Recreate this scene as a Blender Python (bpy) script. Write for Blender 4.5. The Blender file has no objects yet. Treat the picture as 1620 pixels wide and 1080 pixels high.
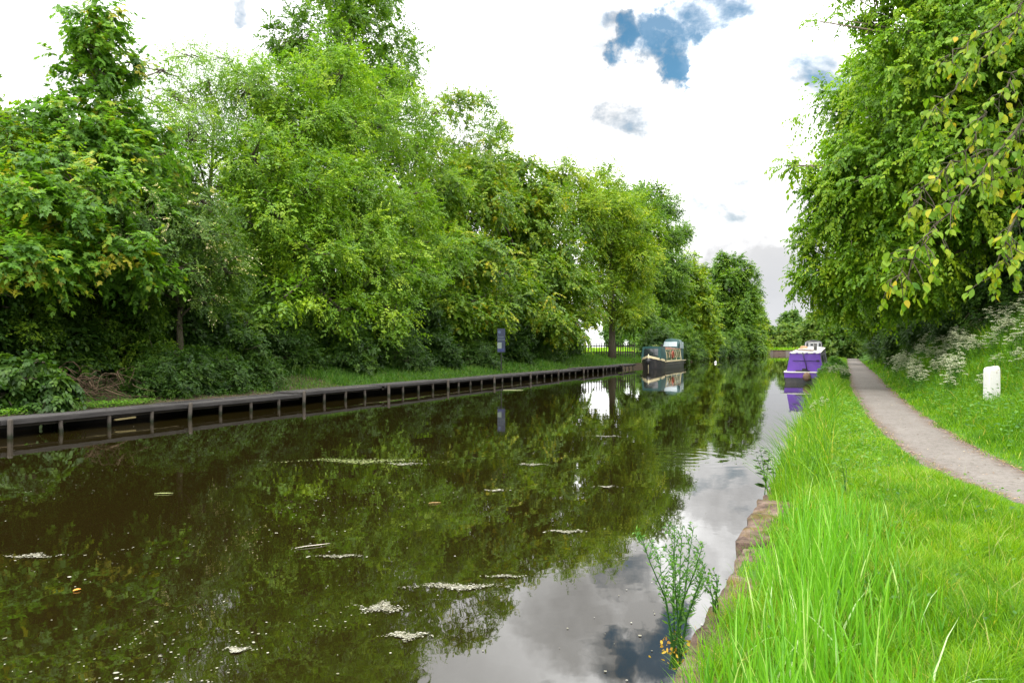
import bpy, math, random
import numpy as np

SC = bpy.context.scene
COL = SC.collection
R = math.radians
PI = math.pi
F_PX, HOR, CX = 1260.0, 547.0, 810.0      # the photo's focal length, horizon row and centre column
EYE = 2.0
TH = math.atan(520.0 / F_PX)              # camera yaw to the left of the canal's direction
ST, CT = math.sin(TH), math.cos(TH)


def at(px, py, Z):
    """world point that the photo shows at pixel px, py at a distance Z along the view axis"""
    xc = (px - CX) / F_PX * Z
    return np.array([xc * CT - Z * ST, xc * ST + Z * CT, EYE + (HOR - py) / F_PX * Z])


def depth_of(px, X):
    return F_PX * X / (CT * (px - 1330.0))


# ------------------------------------------------------------------ meshes
def mesh_np(name, V, faces, mat, parent=None, tone=None, smooth=False):
    """V (N,3); faces: list of (F,k) arrays; tone: one value per vertex"""
    V = np.asarray(V, dtype=np.float32)
    me = bpy.data.meshes.new(name)
    faces = [np.asarray(f, dtype=np.int32) for f in faces if len(f)]
    me.vertices.add(len(V))
    me.vertices.foreach_set('co', V.ravel())
    loops = np.concatenate([f.ravel() for f in faces])
    tot = np.concatenate([np.full(len(f), f.shape[1], dtype=np.int32) for f in faces])
    start = np.concatenate([[0], np.cumsum(tot)[:-1]]).astype(np.int32)
    me.loops.add(len(loops))
    me.loops.foreach_set('vertex_index', loops)
    me.polygons.add(len(tot))
    me.polygons.foreach_set('loop_start', start)
    me.polygons.foreach_set('loop_total', tot)
    me.update(calc_edges=True)
    if smooth:
        me.polygons.foreach_set('use_smooth', np.ones(len(tot), dtype=bool))
    if tone is not None:
        a = me.attributes.new('tone', 'FLOAT', 'POINT')
        a.data.foreach_set('value', np.asarray(tone, dtype=np.float32))
    me.materials.append(mat)
    o = bpy.data.objects.new(name, me)
    COL.objects.link(o)
    if parent:
        o.parent = parent
    return o


class MB:
    """collects simple shapes and links them as one mesh object"""
    def __init__(self):
        self.v = []
        self.f = []

    def add(self, vs, fs):
        b = len(self.v)
        self.v += [tuple(map(float, p)) for p in vs]
        self.f += [tuple(b + i for i in f) for f in fs]

    def box(self, c, s, rz=0.0, bev=0.0, ry=0.0):
        hx, hy, hz = s[0] / 2, s[1] / 2, s[2] / 2
        cr, sr = math.cos(rz), math.sin(rz)
        cy, sy = math.cos(ry), math.sin(ry)

        def tr(x, y, z):
            x, z = x * cy + z * sy, -x * sy + z * cy
            return (c[0] + x * cr - y * sr, c[1] + x * sr + y * cr, c[2] + z)
        if bev <= 0:
            vs = [tr(sx * hx, sy2 * hy, sz * hz) for sz in (-1, 1) for sx, sy2 in ((-1, -1), (1, -1), (1, 1), (-1, 1))]
            self.add(vs, [(3, 2, 1, 0), (4, 5, 6, 7), (0, 1, 5, 4), (1, 2, 6, 5), (2, 3, 7, 6), (3, 0, 4, 7)])
        else:
            rings = []
            for z, k in ((-hz, bev), (-hz + bev, 0), (hz - bev, 0), (hz, bev)):
                q = []
                for sx, sy2, o in ((-1, -1, 0), (1, -1, 1), (1, 1, 0), (-1, 1, 1)):
                    a = (sx * (hx - k), sy2 * (hy - k - (bev if k == 0 else 0)))
                    b = (sx * (hx - k - (bev if k == 0 else 0)), sy2 * (hy - k))
                    for p in ((a, b) if o == 0 else (b, a)):
                        q.append(tr(p[0], p[1], z))
                # order: walk round the corner points
                q = [q[0], q[1], q[2], q[3], q[4], q[5], q[6], q[7]]
                rings.append(q)
            self.loft(rings, caps=True)

    def loft(self, rings, caps=True, closed=True):
        n = len(rings[0])
        b = len(self.v)
        for r in rings:
            self.v += [tuple(map(float, p)) for p in r]
        for i in range(len(rings) - 1):
            for j in range(n if closed else n - 1):
                k = (j + 1) % n
                self.f.append((b + i * n + j, b + i * n + k, b + (i + 1) * n + k, b + (i + 1) * n + j))
        if caps and closed:
            self.f.append(tuple(b + j for j in reversed(range(n))))
            self.f.append(tuple(b + (len(rings) - 1) * n + j for j in range(n)))

    def tube(self, pts, rad, n=8, caps=True):
        pts = [np.array(p, float) for p in pts]
        rings = []
        ref = np.array([0.31, 0.22, 0.93])
        for i, p in enumerate(pts):
            d = pts[min(i + 1, len(pts) - 1)] - pts[max(i - 1, 0)]
            d /= np.linalg.norm(d) + 1e-9
            a = np.cross(d, ref if abs(d @ ref) < 0.95 else np.array([1.0, 0, 0]))
            a /= np.linalg.norm(a) + 1e-9
            c = np.cross(d, a)
            r = rad[i] if hasattr(rad, '__len__') else rad
            rings.append([p + r * (math.cos(2 * PI * j / n) * a + math.sin(2 * PI * j / n) * c) for j in range(n)])
        self.loft(rings, caps)

    def ball(self, c, r, nu=12, nv=8):
        rx, ry, rz = r if hasattr(r, '__len__') else (r, r, r)
        rings = []
        for i in range(nv + 1):
            t = -PI / 2 + PI * (i + (0.02 if i == 0 else (-0.02 if i == nv else 0))) / nv
            rings.append([(c[0] + rx * math.cos(t) * math.cos(2 * PI * j / nu), c[1] + ry * math.cos(t) * math.sin(2 * PI * j / nu), c[2] + rz * math.sin(t)) for j in range(nu)])
        self.loft(rings)

    def build(self, name, mat, parent=None, smooth=False):
        me = bpy.data.meshes.new(name)
        me.from_pydata(self.v, [], self.f)
        if smooth:
            for p in me.polygons:
                p.use_smooth = True
        me.materials.append(mat)
        o = bpy.data.objects.new(name, me)
        COL.objects.link(o)
        if parent:
            o.parent = parent
        return o


def tag(o, label=None, cat=None, group=None, kind=None):
    if label:
        o['label'] = label
    if cat:
        o['category'] = cat
    if group:
        o['group'] = group
    if kind:
        o['kind'] = kind
    return o


def thing(name, label, cat, loc=(0, 0, 0), rz=0.0, group=None):
    o = bpy.data.objects.new(name, None)
    o.empty_display_size = 0.13
    COL.objects.link(o)
    o.location = loc
    o.rotation_euler = (0, 0, rz)
    return tag(o, label, cat, group)


def kids(o):
    return [c for c in COL.objects if c.parent == o]


def copy_thing(src, children, loc, rz=0.0, scale=1.0, label=None, group=None, swap=None):
    c = src.copy()
    COL.objects.link(c)
    c.location = loc
    c.rotation_euler = (0, 0, rz)
    c.scale = (scale, scale, scale) if not hasattr(scale, '__len__') else scale
    if label:
        c['label'] = label
    if group:
        c['group'] = group
    for ch in children:
        d = ch.copy()
        COL.objects.link(d)
        d.parent = c
        if swap and ch.data.materials[0].name in swap:
            d.material_slots[0].link = 'OBJECT'
            d.material_slots[0].material = swap[ch.data.materials[0].name]
    return c


# ------------------------------------------------------------------ materials
class N:
    def __init__(self, mat):
        mat.use_nodes = True
        self.t = mat.node_tree
        self.t.nodes.clear()

    def __call__(self, typ, **kw):
        n = self.t.nodes.new(typ)
        ins = kw.pop('ins', {})
        for k, v in kw.items():
            setattr(n, k, v)
        for k, v in ins.items():
            s = n.inputs[k]
            if isinstance(v, bpy.types.NodeSocket):
                self.t.links.new(v, s)
            else:
                s.default_value = v
        return n

    def link(self, a, b):
        self.t.links.new(a, b)

    def math(self, op, a, b=0.0, clamp=False, c=None):
        n = self.t.nodes.new('ShaderNodeMath')
        n.operation = op
        n.use_clamp = clamp
        for i, v in enumerate((a, b) if c is None else (a, b, c)):
            if isinstance(v, bpy.types.NodeSocket):
                self.t.links.new(v, n.inputs[i])
            else:
                n.inputs[i].default_value = v
        return n.outputs[0]

    def mix(self, fac, a, b, blend='MIX'):
        n = self.t.nodes.new('ShaderNodeMix')
        n.data_type = 'RGBA'
        n.blend_type = blend
        for i, v in ((0, fac), (6, a), (7, b)):
            if isinstance(v, bpy.types.NodeSocket):
                self.t.links.new(v, n.inputs[i])
            else:
                n.inputs[i].default_value = v if not (i > 0 and len(v) == 3) else (*v, 1)
        return n.outputs[2]

    def ramp(self, fac, stops, interp='LINEAR'):
        n = self.t.nodes.new('ShaderNodeValToRGB')
        n.color_ramp.interpolation = interp
        e = n.color_ramp.elements
        while len(e) > 1:
            e.remove(e[-1])
        for i, (p, c) in enumerate(stops):
            q = e[0] if i == 0 else e.new(p)
            q.position = p
            q.color = (*c, 1) if len(c) == 3 else c
        self.t.links.new(fac, n.inputs[0])
        return n.outputs[0]

    def noise(self, scale, detail=3.0, rough=0.55, vec=None, dist=0.0):
        n = self.t.nodes.new('ShaderNodeTexNoise')
        n.inputs['Scale'].default_value = scale
        n.inputs['Detail'].default_value = detail
        n.inputs['Roughness'].default_value = rough
        n.inputs['Distortion'].default_value = dist
        if vec is not None:
            self.t.links.new(vec, n.inputs['Vector'])
        return n.outputs['Fac']

    def coord(self, which='Object', scale=None):
        n = self.t.nodes.new('ShaderNodeTexCoord')
        if scale is None:
            return n.outputs[which]
        m = self.t.nodes.new('ShaderNodeMapping')
        m.inputs['Scale'].default_value = scale
        self.t.links.new(n.outputs[which], m.inputs['Vector'])
        return m.outputs[0]

    def out(self, sh):
        o = self.t.nodes.new('ShaderNodeOutputMaterial')
        self.t.links.new(sh, o.inputs['Surface'])


def new_mat(name):
    m = bpy.data.materials.new(name)
    return m, N(m)


def leaf_mat(name, stops, trans=0.42, tcol=(1.15, 1.25, 0.5), rough=0.5, spec=0.3, vary=0.0):
    """stops: colour over the leaf's own random tone; vary: hue shift by where the tree stands"""
    m, n = new_mat(name)
    a = n('ShaderNodeAttribute', attribute_name='tone')
    fac = a.outputs['Fac']
    if vary:
        oi = n('ShaderNodeObjectInfo')
        fac = n.math('ADD', fac, n.math('MULTIPLY', n.math('SUBTRACT', oi.outputs['Random'], 0.5), vary))
    col = n.ramp(fac, stops)
    p = n('ShaderNodeBsdfPrincipled', ins={'Base Color': col, 'Roughness': rough, 'Specular IOR Level': spec})
    tc = n.mix(1.0, col, tcol, 'MULTIPLY')
    t = n('ShaderNodeBsdfTranslucent', ins={'Color': tc})
    mx = n('ShaderNodeMixShader', ins={0: trans, 1: p.outputs[0], 2: t.outputs[0]})
    n.out(mx.outputs[0])
    return m


def plain_mat(name, col, rough=0.6, var=0.12, scale=6.0, spec=0.4, metallic=0.0, bump=0.0, dirt=None, dirt_amt=0.35):
    m, n = new_mat(name)
    v = n.coord('Object')
    f = n.noise(scale, 4, 0.6, v)
    lo = tuple(c * (1 - var) for c in col)
    hi = tuple(min(1, c * (1 + var)) for c in col)
    c = n.mix(f, lo, hi)
    if dirt:
        g = n.ramp(n.noise(scale * 0.6, 6, 0.7, v, 0.4), [(0.48, (0, 0, 0)), (0.66, (dirt_amt,) * 3)])
        c = n.mix(g, c, dirt)
    p = n('ShaderNodeBsdfPrincipled', ins={'Base Color': c, 'Roughness': rough, 'Specular IOR Level': spec, 'Metallic': metallic})
    if bump:
        b = n('ShaderNodeBump', ins={'Strength': bump, 'Distance': 0.02, 'Height': n.noise(scale * 4, 5, 0.65, v)})
        n.link(b.outputs[0], p.inputs['Normal'])
    n.out(p.outputs[0])
    return m


M = {}
# leaf colours (young yellow-green to deep green)
M['sycamore_leaf'] = leaf_mat('sycamore_leaf', [(0.0, (0.043, 0.108, 0.013)), (0.45, (0.085, 0.198, 0.017)), (0.8, (0.164, 0.301, 0.016)), (1.0, (0.314, 0.288, 0.022))], trans=0.48)
M['willow_leaf'] = leaf_mat('willow_leaf', [(0.0, (0.048, 0.110, 0.010)), (0.5, (0.122, 0.243, 0.015)), (1.0, (0.272, 0.385, 0.022))])
M['lime_leaf'] = leaf_mat('lime_leaf', [(0.0, (0.053, 0.108, 0.008)), (0.5, (0.143, 0.255, 0.012)), (1.0, (0.334, 0.385, 0.013))])
M['oak_leaf'] = leaf_mat('oak_leaf', [(0.0, (0.034, 0.072, 0.010)), (0.5, (0.080, 0.171, 0.015)), (1.0, (0.178, 0.276, 0.018))])
M['yellow_sycamore_leaf'] = leaf_mat('yellow_sycamore_leaf', [(0.0, (0.041, 0.099, 0.009)), (0.5, (0.110, 0.210, 0.012)), (0.85, (0.220, 0.290, 0.013)), (1.0, (0.344, 0.310, 0.014))])
M['hawthorn_leaf'] = leaf_mat('hawthorn_leaf', [(0.0, (0.031, 0.076, 0.013)), (0.5, (0.072, 0.145, 0.020)), (0.93, (0.158, 0.233, 0.032)), (0.97, (0.690, 0.584, 0.360)), (1.0, (0.828, 0.696, 0.460))])
M['cherry_leaf'] = leaf_mat('cherry_leaf', [(0.0, (0.068, 0.168, 0.013)), (0.5, (0.158, 0.267, 0.013)), (0.85, (0.305, 0.338, 0.013)), (1.0, (0.450, 0.328, 0.015))], trans=0.5, rough=0.55, spec=0.25)
M['elm_leaf'] = leaf_mat('elm_leaf', [(0.0, (0.058, 0.139, 0.010)), (0.5, (0.144, 0.284, 0.012)), (1.0, (0.274, 0.381, 0.014))], trans=0.5)
M['far_leaf'] = leaf_mat('far_leaf', [(0.0, (0.043, 0.095, 0.018)), (0.5, (0.086, 0.177, 0.023)), (1.0, (0.172, 0.240, 0.032))], vary=0.5)
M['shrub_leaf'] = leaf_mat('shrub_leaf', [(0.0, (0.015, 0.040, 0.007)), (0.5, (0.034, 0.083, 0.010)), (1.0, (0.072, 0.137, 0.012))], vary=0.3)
M['weed_leaf'] = leaf_mat('weed_leaf', [(0.0, (0.034, 0.110, 0.016)), (0.5, (0.081, 0.198, 0.022)), (1.0, (0.172, 0.308, 0.030))])
M['ochre_leaf'] = leaf_mat('ochre_leaf', [(0.0, (0.25, 0.12, 0.02)), (0.5, (0.5, 0.3, 0.03)), (1.0, (0.62, 0.42, 0.05))])
M['grass'] = leaf_mat('grass_blade', [(0.0, (0.044, 0.128, 0.004)), (0.35, (0.089, 0.228, 0.004)), (0.6, (0.148, 0.306, 0.005)), (0.92, (0.237, 0.383, 0.009)), (1.0, (0.524, 0.411, 0.115))], trans=0.45, tcol=(1.2, 1.2, 0.45), rough=0.45)
M['shade_grass'] = leaf_mat('shaded_verge_blade', [(0.0, (0.024, 0.075, 0.010)), (0.5, (0.059, 0.154, 0.013)), (0.92, (0.117, 0.224, 0.017)), (1.0, (0.215, 0.206, 0.068))], trans=0.4)  # darker copy of the grass colours, shade under the trees put in
M['tall_blade'] = leaf_mat('tall_blade', [(0.0, (0.059, 0.194, 0.012)), (0.55, (0.130, 0.335, 0.016)), (0.9, (0.216, 0.432, 0.040)), (1.0, (0.432, 0.540, 0.200))], trans=0.45, rough=0.35, spec=0.5)
M['pale_blade'] = leaf_mat('pale_blade', [(0, (0.2, 0.34, 0.08)), (1, (0.42, 0.52, 0.26))], trans=0.4, rough=0.35, spec=0.5)
M['straw'] = leaf_mat('straw', [(0, (0.2, 0.24, 0.05)), (1, (0.36, 0.34, 0.14))], trans=0.3)
M['flower'] = leaf_mat('parsley_flower', [(0.0, (0.44, 0.47, 0.28)), (1.0, (0.66, 0.67, 0.52))], trans=0.3, tcol=(1, 1, 0.9))


def bark_mat(name, a, b, moss=0.3):
    m, n = new_mat(name)
    v = n.coord('Object', (1, 1, 0.25))
    f = n.noise(14, 6, 0.7, v)
    c = n.mix(f, a, b)
    g = n.ramp(n.noise(1.6, 4, 0.6, n.coord('Object')), [(0.45, (0, 0, 0)), (0.65, (moss,) * 3)])
    c = n.mix(g, c, (0.06, 0.085, 0.03))
    bp = n('ShaderNodeBump', ins={'Strength': 0.8, 'Distance': 0.03, 'Height': f})
    p = n('ShaderNodeBsdfPrincipled', ins={'Base Color': c, 'Roughness': 0.9, 'Specular IOR Level': 0.2, 'Normal': bp.outputs[0]})
    n.out(p.outputs[0])
    return m


M['bark'] = bark_mat('bark', (0.03, 0.024, 0.017), (0.11, 0.088, 0.062))
M['grey_bark'] = bark_mat('grey_bark', (0.07, 0.055, 0.042), (0.22, 0.175, 0.13), 0.2)
M['dead_wood'] = bark_mat('dead_wood', (0.045, 0.03, 0.017), (0.13, 0.09, 0.055), 0.0)
M['twig'] = plain_mat('twig', (0.13, 0.08, 0.045), 0.8)


# ------------------------------------------------------------------ foliage
def unit(a):
    return a / (np.linalg.norm(a, axis=-1, keepdims=True) + 1e-9)


def rdir(rng, n):
    return unit(rng.normal(size=(n, 3)))


T_DIAMOND = np.array([(0, 0, 0), (0.45, 0.3, 0.06), (1, 0, 0), (0.45, -0.3, 0.06)])
T_OVAL = np.array([(0, 0, 0), (0.28, 0.27, 0.07), (0.66, 0.25, 0.07), (1.0, 0, -0.05), (0.66, -0.25, 0.07), (0.28, -0.27, 0.07)])
T_NARROW = np.array([(0, 0, 0), (0.4, 0.16, 0.03), (1, 0, -0.04), (0.4, -0.16, 0.03)])
T_MAPLE = np.array([(0, 0, 0), (0.1, 0.34, 0.02), (0.33, 0.22, 0.03), (0.5, 0.52, 0.0), (0.58, 0.2, 0.03), (1.0, 0.0, -0.08),
                    (0.58, -0.2, 0.03), (0.5, -0.52, 0.0), (0.33, -0.22, 0.03), (0.1, -0.34, 0.02)])


def leaves_to_mesh(name, P, D, NN, S, tone, tmpl, mat, parent, wide=1.0):
    W = unit(np.cross(NN, D))
    NN = np.cross(D, W)
    k = len(tmpl)
    rv = np.random.default_rng(len(P))
    W = W * rv.uniform(0.72, 1.15, (len(P), 1))
    NN = NN * rv.uniform(-0.4, 2.6, (len(P), 1))
    V = P[:, None, :] + S[:, None, None] * (tmpl[None, :, 0:1] * D[:, None, :] + wide * tmpl[None, :, 1:2] * W[:, None, :] + tmpl[None, :, 2:3] * NN[:, None, :])
    F = np.arange(len(P) * k).reshape(-1, k)
    return mesh_np(name, V.reshape(-1, 3), [F], mat, parent, np.repeat(np.clip(tone, 0, 1), k))


def sprays(rng, C, A, cr, ns, nl, ls, droop=0.25, flat=0.8, hang=0.2, tspread=0.2):
    """leaf positions, directions, normals, sizes and tones on ns twigs round each clump centre C (outward direction A)"""
    Mn = len(C)
    ct = rng.normal(0, tspread, Mn)
    idx = np.repeat(np.arange(Mn), ns)
    o = C[idx] + rdir(rng, len(idx)) * cr * 0.45 * rng.random((len(idx), 1)) ** 0.5
    d = unit(A[idx] * 0.7 + rdir(rng, len(idx)) * 0.95 + np.array([0, 0, -droop]))
    L = cr * rng.uniform(0.5, 1.15, len(idx))
    n0 = unit(np.array([0, 0, flat]) + A[idx] * 0.45 + rdir(rng, len(idx)) * 0.45)
    lat = unit(np.cross(d, n0))
    st = ct[idx] + rng.normal(0, 0.09, len(idx))
    j = np.repeat(np.arange(len(idx)), nl)
    t = np.tile((np.arange(nl) + 0.7) / nl, len(idx)) + rng.uniform(-0.06, 0.06, len(j))
    side = np.where(np.tile(np.arange(nl), len(idx)) % 2 == 0, 1.0, -1.0)
    side[np.tile(np.arange(nl), len(idx)) == nl - 1] *= 0.2
    P = o[j] + d[j] * (L[j] * t)[:, None] + np.array([0, 0, -1.0]) * (droop * L[j] * t ** 2 * 0.7)[:, None]
    D = unit(d[j] * 0.65 + lat[j] * (side * 0.8)[:, None] + np.array([0, 0, -hang]) + rdir(rng, len(j)) * 0.3)
    NN = unit(n0[j] + rdir(rng, len(j)) * 0.38)
    S = ls * rng.uniform(0.65, 1.2, len(j))
    tone = 0.46 + st[j] + rng.normal(0, 0.11, len(j)) + 0.1 * t
    return P, D, NN, S, tone


def lobes_of(rng, H, hb, Rr, n=14, shape='round', lean=(0, 0), squash=1.0):
    out = []
    for i in range(n):
        t = (i + rng.uniform(0.1, 0.9)) / n
        if shape == 'round':
            env = Rr * (math.sin(PI * min(1, t * 0.86 + 0.12)) ** 0.65)
        elif shape == 'spire':
            env = Rr * (1.02 - t) ** 0.75 * min(1, 0.55 + 2.5 * t)
        elif shape == 'dome':
            env = Rr * math.sqrt(max(0.02, 1 - (t * 0.97) ** 2))
        else:
            env = Rr * (0.35 + 0.75 * t) * (1 - max(0, t - 0.8) * 2.2)
        lr = max(Rr * 0.22, min(env * 0.55, Rr * 0.5) * rng.uniform(0.75, 1.15))
        a = i * 2.399 + rng.uniform(-0.5, 0.5)
        rr = max(0.0, env - lr * 0.75) * rng.uniform(0.75, 1.12)
        z = hb + (H - hb) * t
        z = min(z, H - lr * 0.75)
        out.append((lean[0] * t + rr * math.cos(a), lean[1] * t + rr * math.sin(a), z, lr, lr, lr * rng.uniform(0.62, 0.85) * squash))
    out.append((lean[0] * 0.5, lean[1] * 0.5, hb + (H - hb) * 0.45, Rr * 0.55, Rr * 0.55, (H - hb) * 0.36))
    return out


def clumps(rng, lobes, n, low=0.35):
    lob = np.array(lobes)
    w = (lob[:, 3] * lob[:, 4] + lob[:, 3] * lob[:, 5]) ** 0.9
    w /= w.sum()
    C, A = [], []
    tries = 0
    have = 0
    while have < n and tries < 12:
        m = n * 2
        k = rng.choice(len(lob), m, p=w)
        u = rdir(rng, m)
        keep = (u[:, 2] > -0.45) | (rng.random(m) < low)
        rad = 1.0 - 0.5 * rng.random(m) ** 1.7
        rad *= 1 + 0.16 * np.sin(u[:, 0] * 5 + k) * np.cos(u[:, 1] * 6 + k * 2)
        P = lob[k, :3] + u * lob[k, 3:6] * rad[:, None]
        # leave out what lies deep inside another lobe
        q = np.full(m, 9.0)
        for L in lob:
            q = np.minimum(q, (((P - L[:3]) / L[3:6]) ** 2).sum(1))
        keep &= (q > 0.3)
        C.append(P[keep])
        A.append(u[keep])
        have += keep.sum()
        tries += 1
    return np.concatenate(C)[:n], np.concatenate(A)[:n]


def trunk_mb(rng, lobes, H, tr, C=None, n_twigs=0, lean=(0, 0), base_h=0.35, multi=1, sides=9):
    mb = MB()
    stems = []
    for s in range(multi):
        a = rng.uniform(0, 2 * PI)
        off = 0.0 if multi == 1 else tr * 1.6
        sp = 0.0 if multi == 1 else H * 0.1
        pts, rad = [], []
        for i in range(9):
            t = i / 8
            w = 0.16 * tr * 4 * t
            pts.append(np.array([off * math.cos(a) + sp * t * math.cos(a) + lean[0] * t * 0.8 + rng.normal(0, 0.10) * t * 1.5,
                                 off * math.sin(a) + sp * t * math.sin(a) + lean[1] * t * 0.8 + rng.normal(0, 0.10) * t * 1.5, -0.25 + (H * 0.86 + 0.25) * t]))
            rad.append(tr * ((1 - t) ** 0.8 * 0.93 + 0.07) * (1.35 if i == 0 else 1.0))
        mb.tube(pts, rad, sides)
        stems.append((pts, rad))
    lob = np.array(lobes)
    for L in lob:
        pts, rad = stems[rng.integers(len(stems))]
        zt = max(L[2] - 0.5 * math.hypot(L[0], L[1]) - 0.3, H * base_h * 0.55)
        t = min(0.93, max(0.1, (zt + 0.25) / (H * 0.86 + 0.25)))
        i = min(7, int(t * 8))
        f = t * 8 - i
        p0 = pts[i] * (1 - f) + pts[i + 1] * f
        r0 = (rad[i] * (1 - f) + rad[i + 1] * f) * 0.55
        p1 = L[:3]
        mid = p0 * 0.5 + p1 * 0.5 + np.array([0, 0, 0.12 * np.linalg.norm(p1 - p0)]) + rng.normal(0, 0.12, 3)
        mb.tube([p0, p0 * 0.6 + mid * 0.4, mid, mid * 0.4 + p1 * 0.6, p1], [r0, r0 * 0.8, r0 * 0.6, r0 * 0.42, max(0.012, r0 * 0.25)], 6)
    if C is not None and n_twigs:
        pick = rng.choice(len(C), min(n_twigs, len(C)), replace=False)
        for c in C[pick]:
            k = int(np.argmin(((lob[:, :3] - c) ** 2).sum(1)))
            p0 = lob[k, :3] + rng.normal(0, 0.1, 3)
            mid = (p0 + c) / 2 + rng.normal(0, 0.1, 3)
            mb.tube([p0, mid, c], [0.028, 0.018, 0.007], 4, caps=False)
    return mb


def make_tree(name, label, loc, H, hb, Rr, tr, leaf, seed, n_lobes=14, shape='round', n_clump=420, cr=0.9, ns=7, nl=14, ls=0.12,
              tmpl=T_OVAL, droop=0.25, flat=0.8, hang=0.2, lean=(0, 0), extra=(), bark='bark', twigs=120, group=None, lobes=None, multi=1,
              low=0.35, squash=1.0, wide=1.0, tspread=0.2, cat='tree', blossom=None, cut=None, core=0.4):
    rng = np.random.default_rng(seed)
    t = thing(name, label, cat, tuple(loc), 0.0, group)
    lb = list(lobes) if lobes else lobes_of(rng, H, hb, Rr, n_lobes, shape, lean, squash)
    lb += list(extra)
    C, A = clumps(rng, lb, n_clump, low)
    if cut is not None:
        kp = cut(C)
        C, A = C[kp], A[kp]
    tb = trunk_mb(rng, lb, H, tr, C, twigs, lean, multi=multi).build('trunk', M[bark], t, True)
    P, D, NN, S, tone = sprays(rng, C, A, cr, ns, nl, ls, droop, flat, hang, tspread)
    cw = None
    if core:  # added inner layer of larger leaves that blocks light through the crown
        la = np.array(lb)
        nc = int(n_clump * core)
        w_ = la[:, 3] ** 2
        k_ = rng.choice(len(la), nc, p=w_ / w_.sum())
        u_ = rdir(rng, nc)
        Cc = la[k_, :3] + u_ * la[k_, 3:6] * (0.15 + 0.45 * rng.random(nc))[:, None]
        q_ = sprays(rng, Cc, u_, cr, 7, 7, ls * 1.6, droop, flat, hang, tspread)
        P, D, NN, S, tone = (np.concatenate([a_, b_]) for a_, b_ in zip((P, D, NN, S, tone - 0.0), q_))
    cw = leaves_to_mesh('crown', P, D, NN, S, tone, tmpl, M[leaf], t, wide)
    if blossom:
        nb, bs, bm = blossom
        pick = rng.choice(len(P), nb, replace=False)
        leaves_to_mesh('blossom', P[pick] + np.array([0, 0, bs * 0.3]), rdir(rng, nb), unit(rdir(rng, nb) + np.array([0, 0, 0.6])), np.full(nb, bs), rng.random(nb), T_OVAL * np.array([1, 1.6, 1]), M[bm], t)
    return t, [tb, cw]


# ------------------------------------------------------------------ terrain
def sstep(x, a, b):
    t = np.clip((x - a) / (b - a), 0, 1)
    return t * t * (3 - 2 * t)


PY = np.array([-30, 0.0, 5, 9.35, 11, 13.7, 19.5, 26.7, 34.8, 51.5, 66, 95, 140, 200, 260])
PL = np.array([4.5, 3.3, 2.5, 1.72, 1.26, 0.86, 0.57, 0.44, 0.36, 0.40, 0.46, 0.6, 0.9, 1.0, 1.0])
PR = np.array([6.0, 4.6, 3.7, 2.75, 2.38, 2.03, 1.82, 1.76, 1.80, 1.89, 1.93, 2.0, 2.2, 2.3, 2.3])


def path_l(Y):
    return np.interp(Y, PY, PL)


def path_r(Y):
    return np.interp(Y, PY, PR)


def wav(X, Y, s):
    return np.sin(X * 1.7 * s + 0.6 * np.sin(Y * 1.1 * s)) * np.cos(Y * 1.3 * s + 0.8 * np.sin(X * 0.9 * s + 1.3))


def in_canal(X, Y):
    return ((X < -0.72) & (X > -17.93) & (Y < 204)) | ((X < -0.72) & (Y > 176) & (Y < 204))


def ground(X, Y):
    X = np.asarray(X, float)
    Y = np.asarray(Y, float)
    right = 0.30 + 0.1 * sstep(X, -0.7, 0.1) + 0.02 * wav(X, Y, 1.0) + 2.7 * sstep(X, path_r(Y) + 0.7, path_r(Y) + 5.6) + 0.75 * sstep(Y, 20, 32) * sstep(X, path_r(Y) + 0.5, path_r(Y) + 2.4) + 0.06 * wav(X, Y, 0.7) * sstep(X, path_r(Y), path_r(Y) + 2)
    inp = sstep(X, path_l(Y) - 0.15, path_l(Y) + 0.1) * (1 - sstep(X, path_r(Y) - 0.1, path_r(Y) + 0.15))
    right = right * (1 - inp) + inp * 0.37
    left = 0.36 + 0.62 * sstep(-X, 18.1, 22.0) + 0.06 * wav(X, Y, 0.6) * sstep(-X, 18.2, 20) + 4.5 * sstep(-X, 40, 120)
    z = np.where(X > -8, right, left)
    z = np.where(Y > 204, 0.9 + 0.1 * wav(X, Y, 0.3), z)
    return np.where(in_canal(X, Y), -1.0, z)


xs = np.concatenate([np.linspace(-420, -60, 19), np.linspace(-55, -22, 23), np.linspace(-21.7, -18.1, 14), [-17.95, -17.92], np.linspace(-12, -2, 6),
                     [-0.73, -0.71], np.linspace(-0.6, 8, 73), np.linspace(8.5, 20, 14), np.linspace(24, 300, 18)])
ys = np.concatenate([np.linspace(-60, 0, 21), np.linspace(0.4, 30, 90), np.linspace(30.7, 90, 70), np.linspace(92, 175, 40), [175.9, 176.1], np.linspace(180, 203.9, 8), [204.1], np.linspace(210, 600, 26)])
GX, GY = np.meshgrid(xs, ys)
GZ = ground(GX, GY)
nx, ny = len(xs), len(ys)
ii = (np.arange(ny - 1)[:, None] * nx + np.arange(nx - 1)[None, :]).ravel()
GF = np.stack([ii, ii + 1, ii + 1 + nx, ii + nx], 1)

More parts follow.
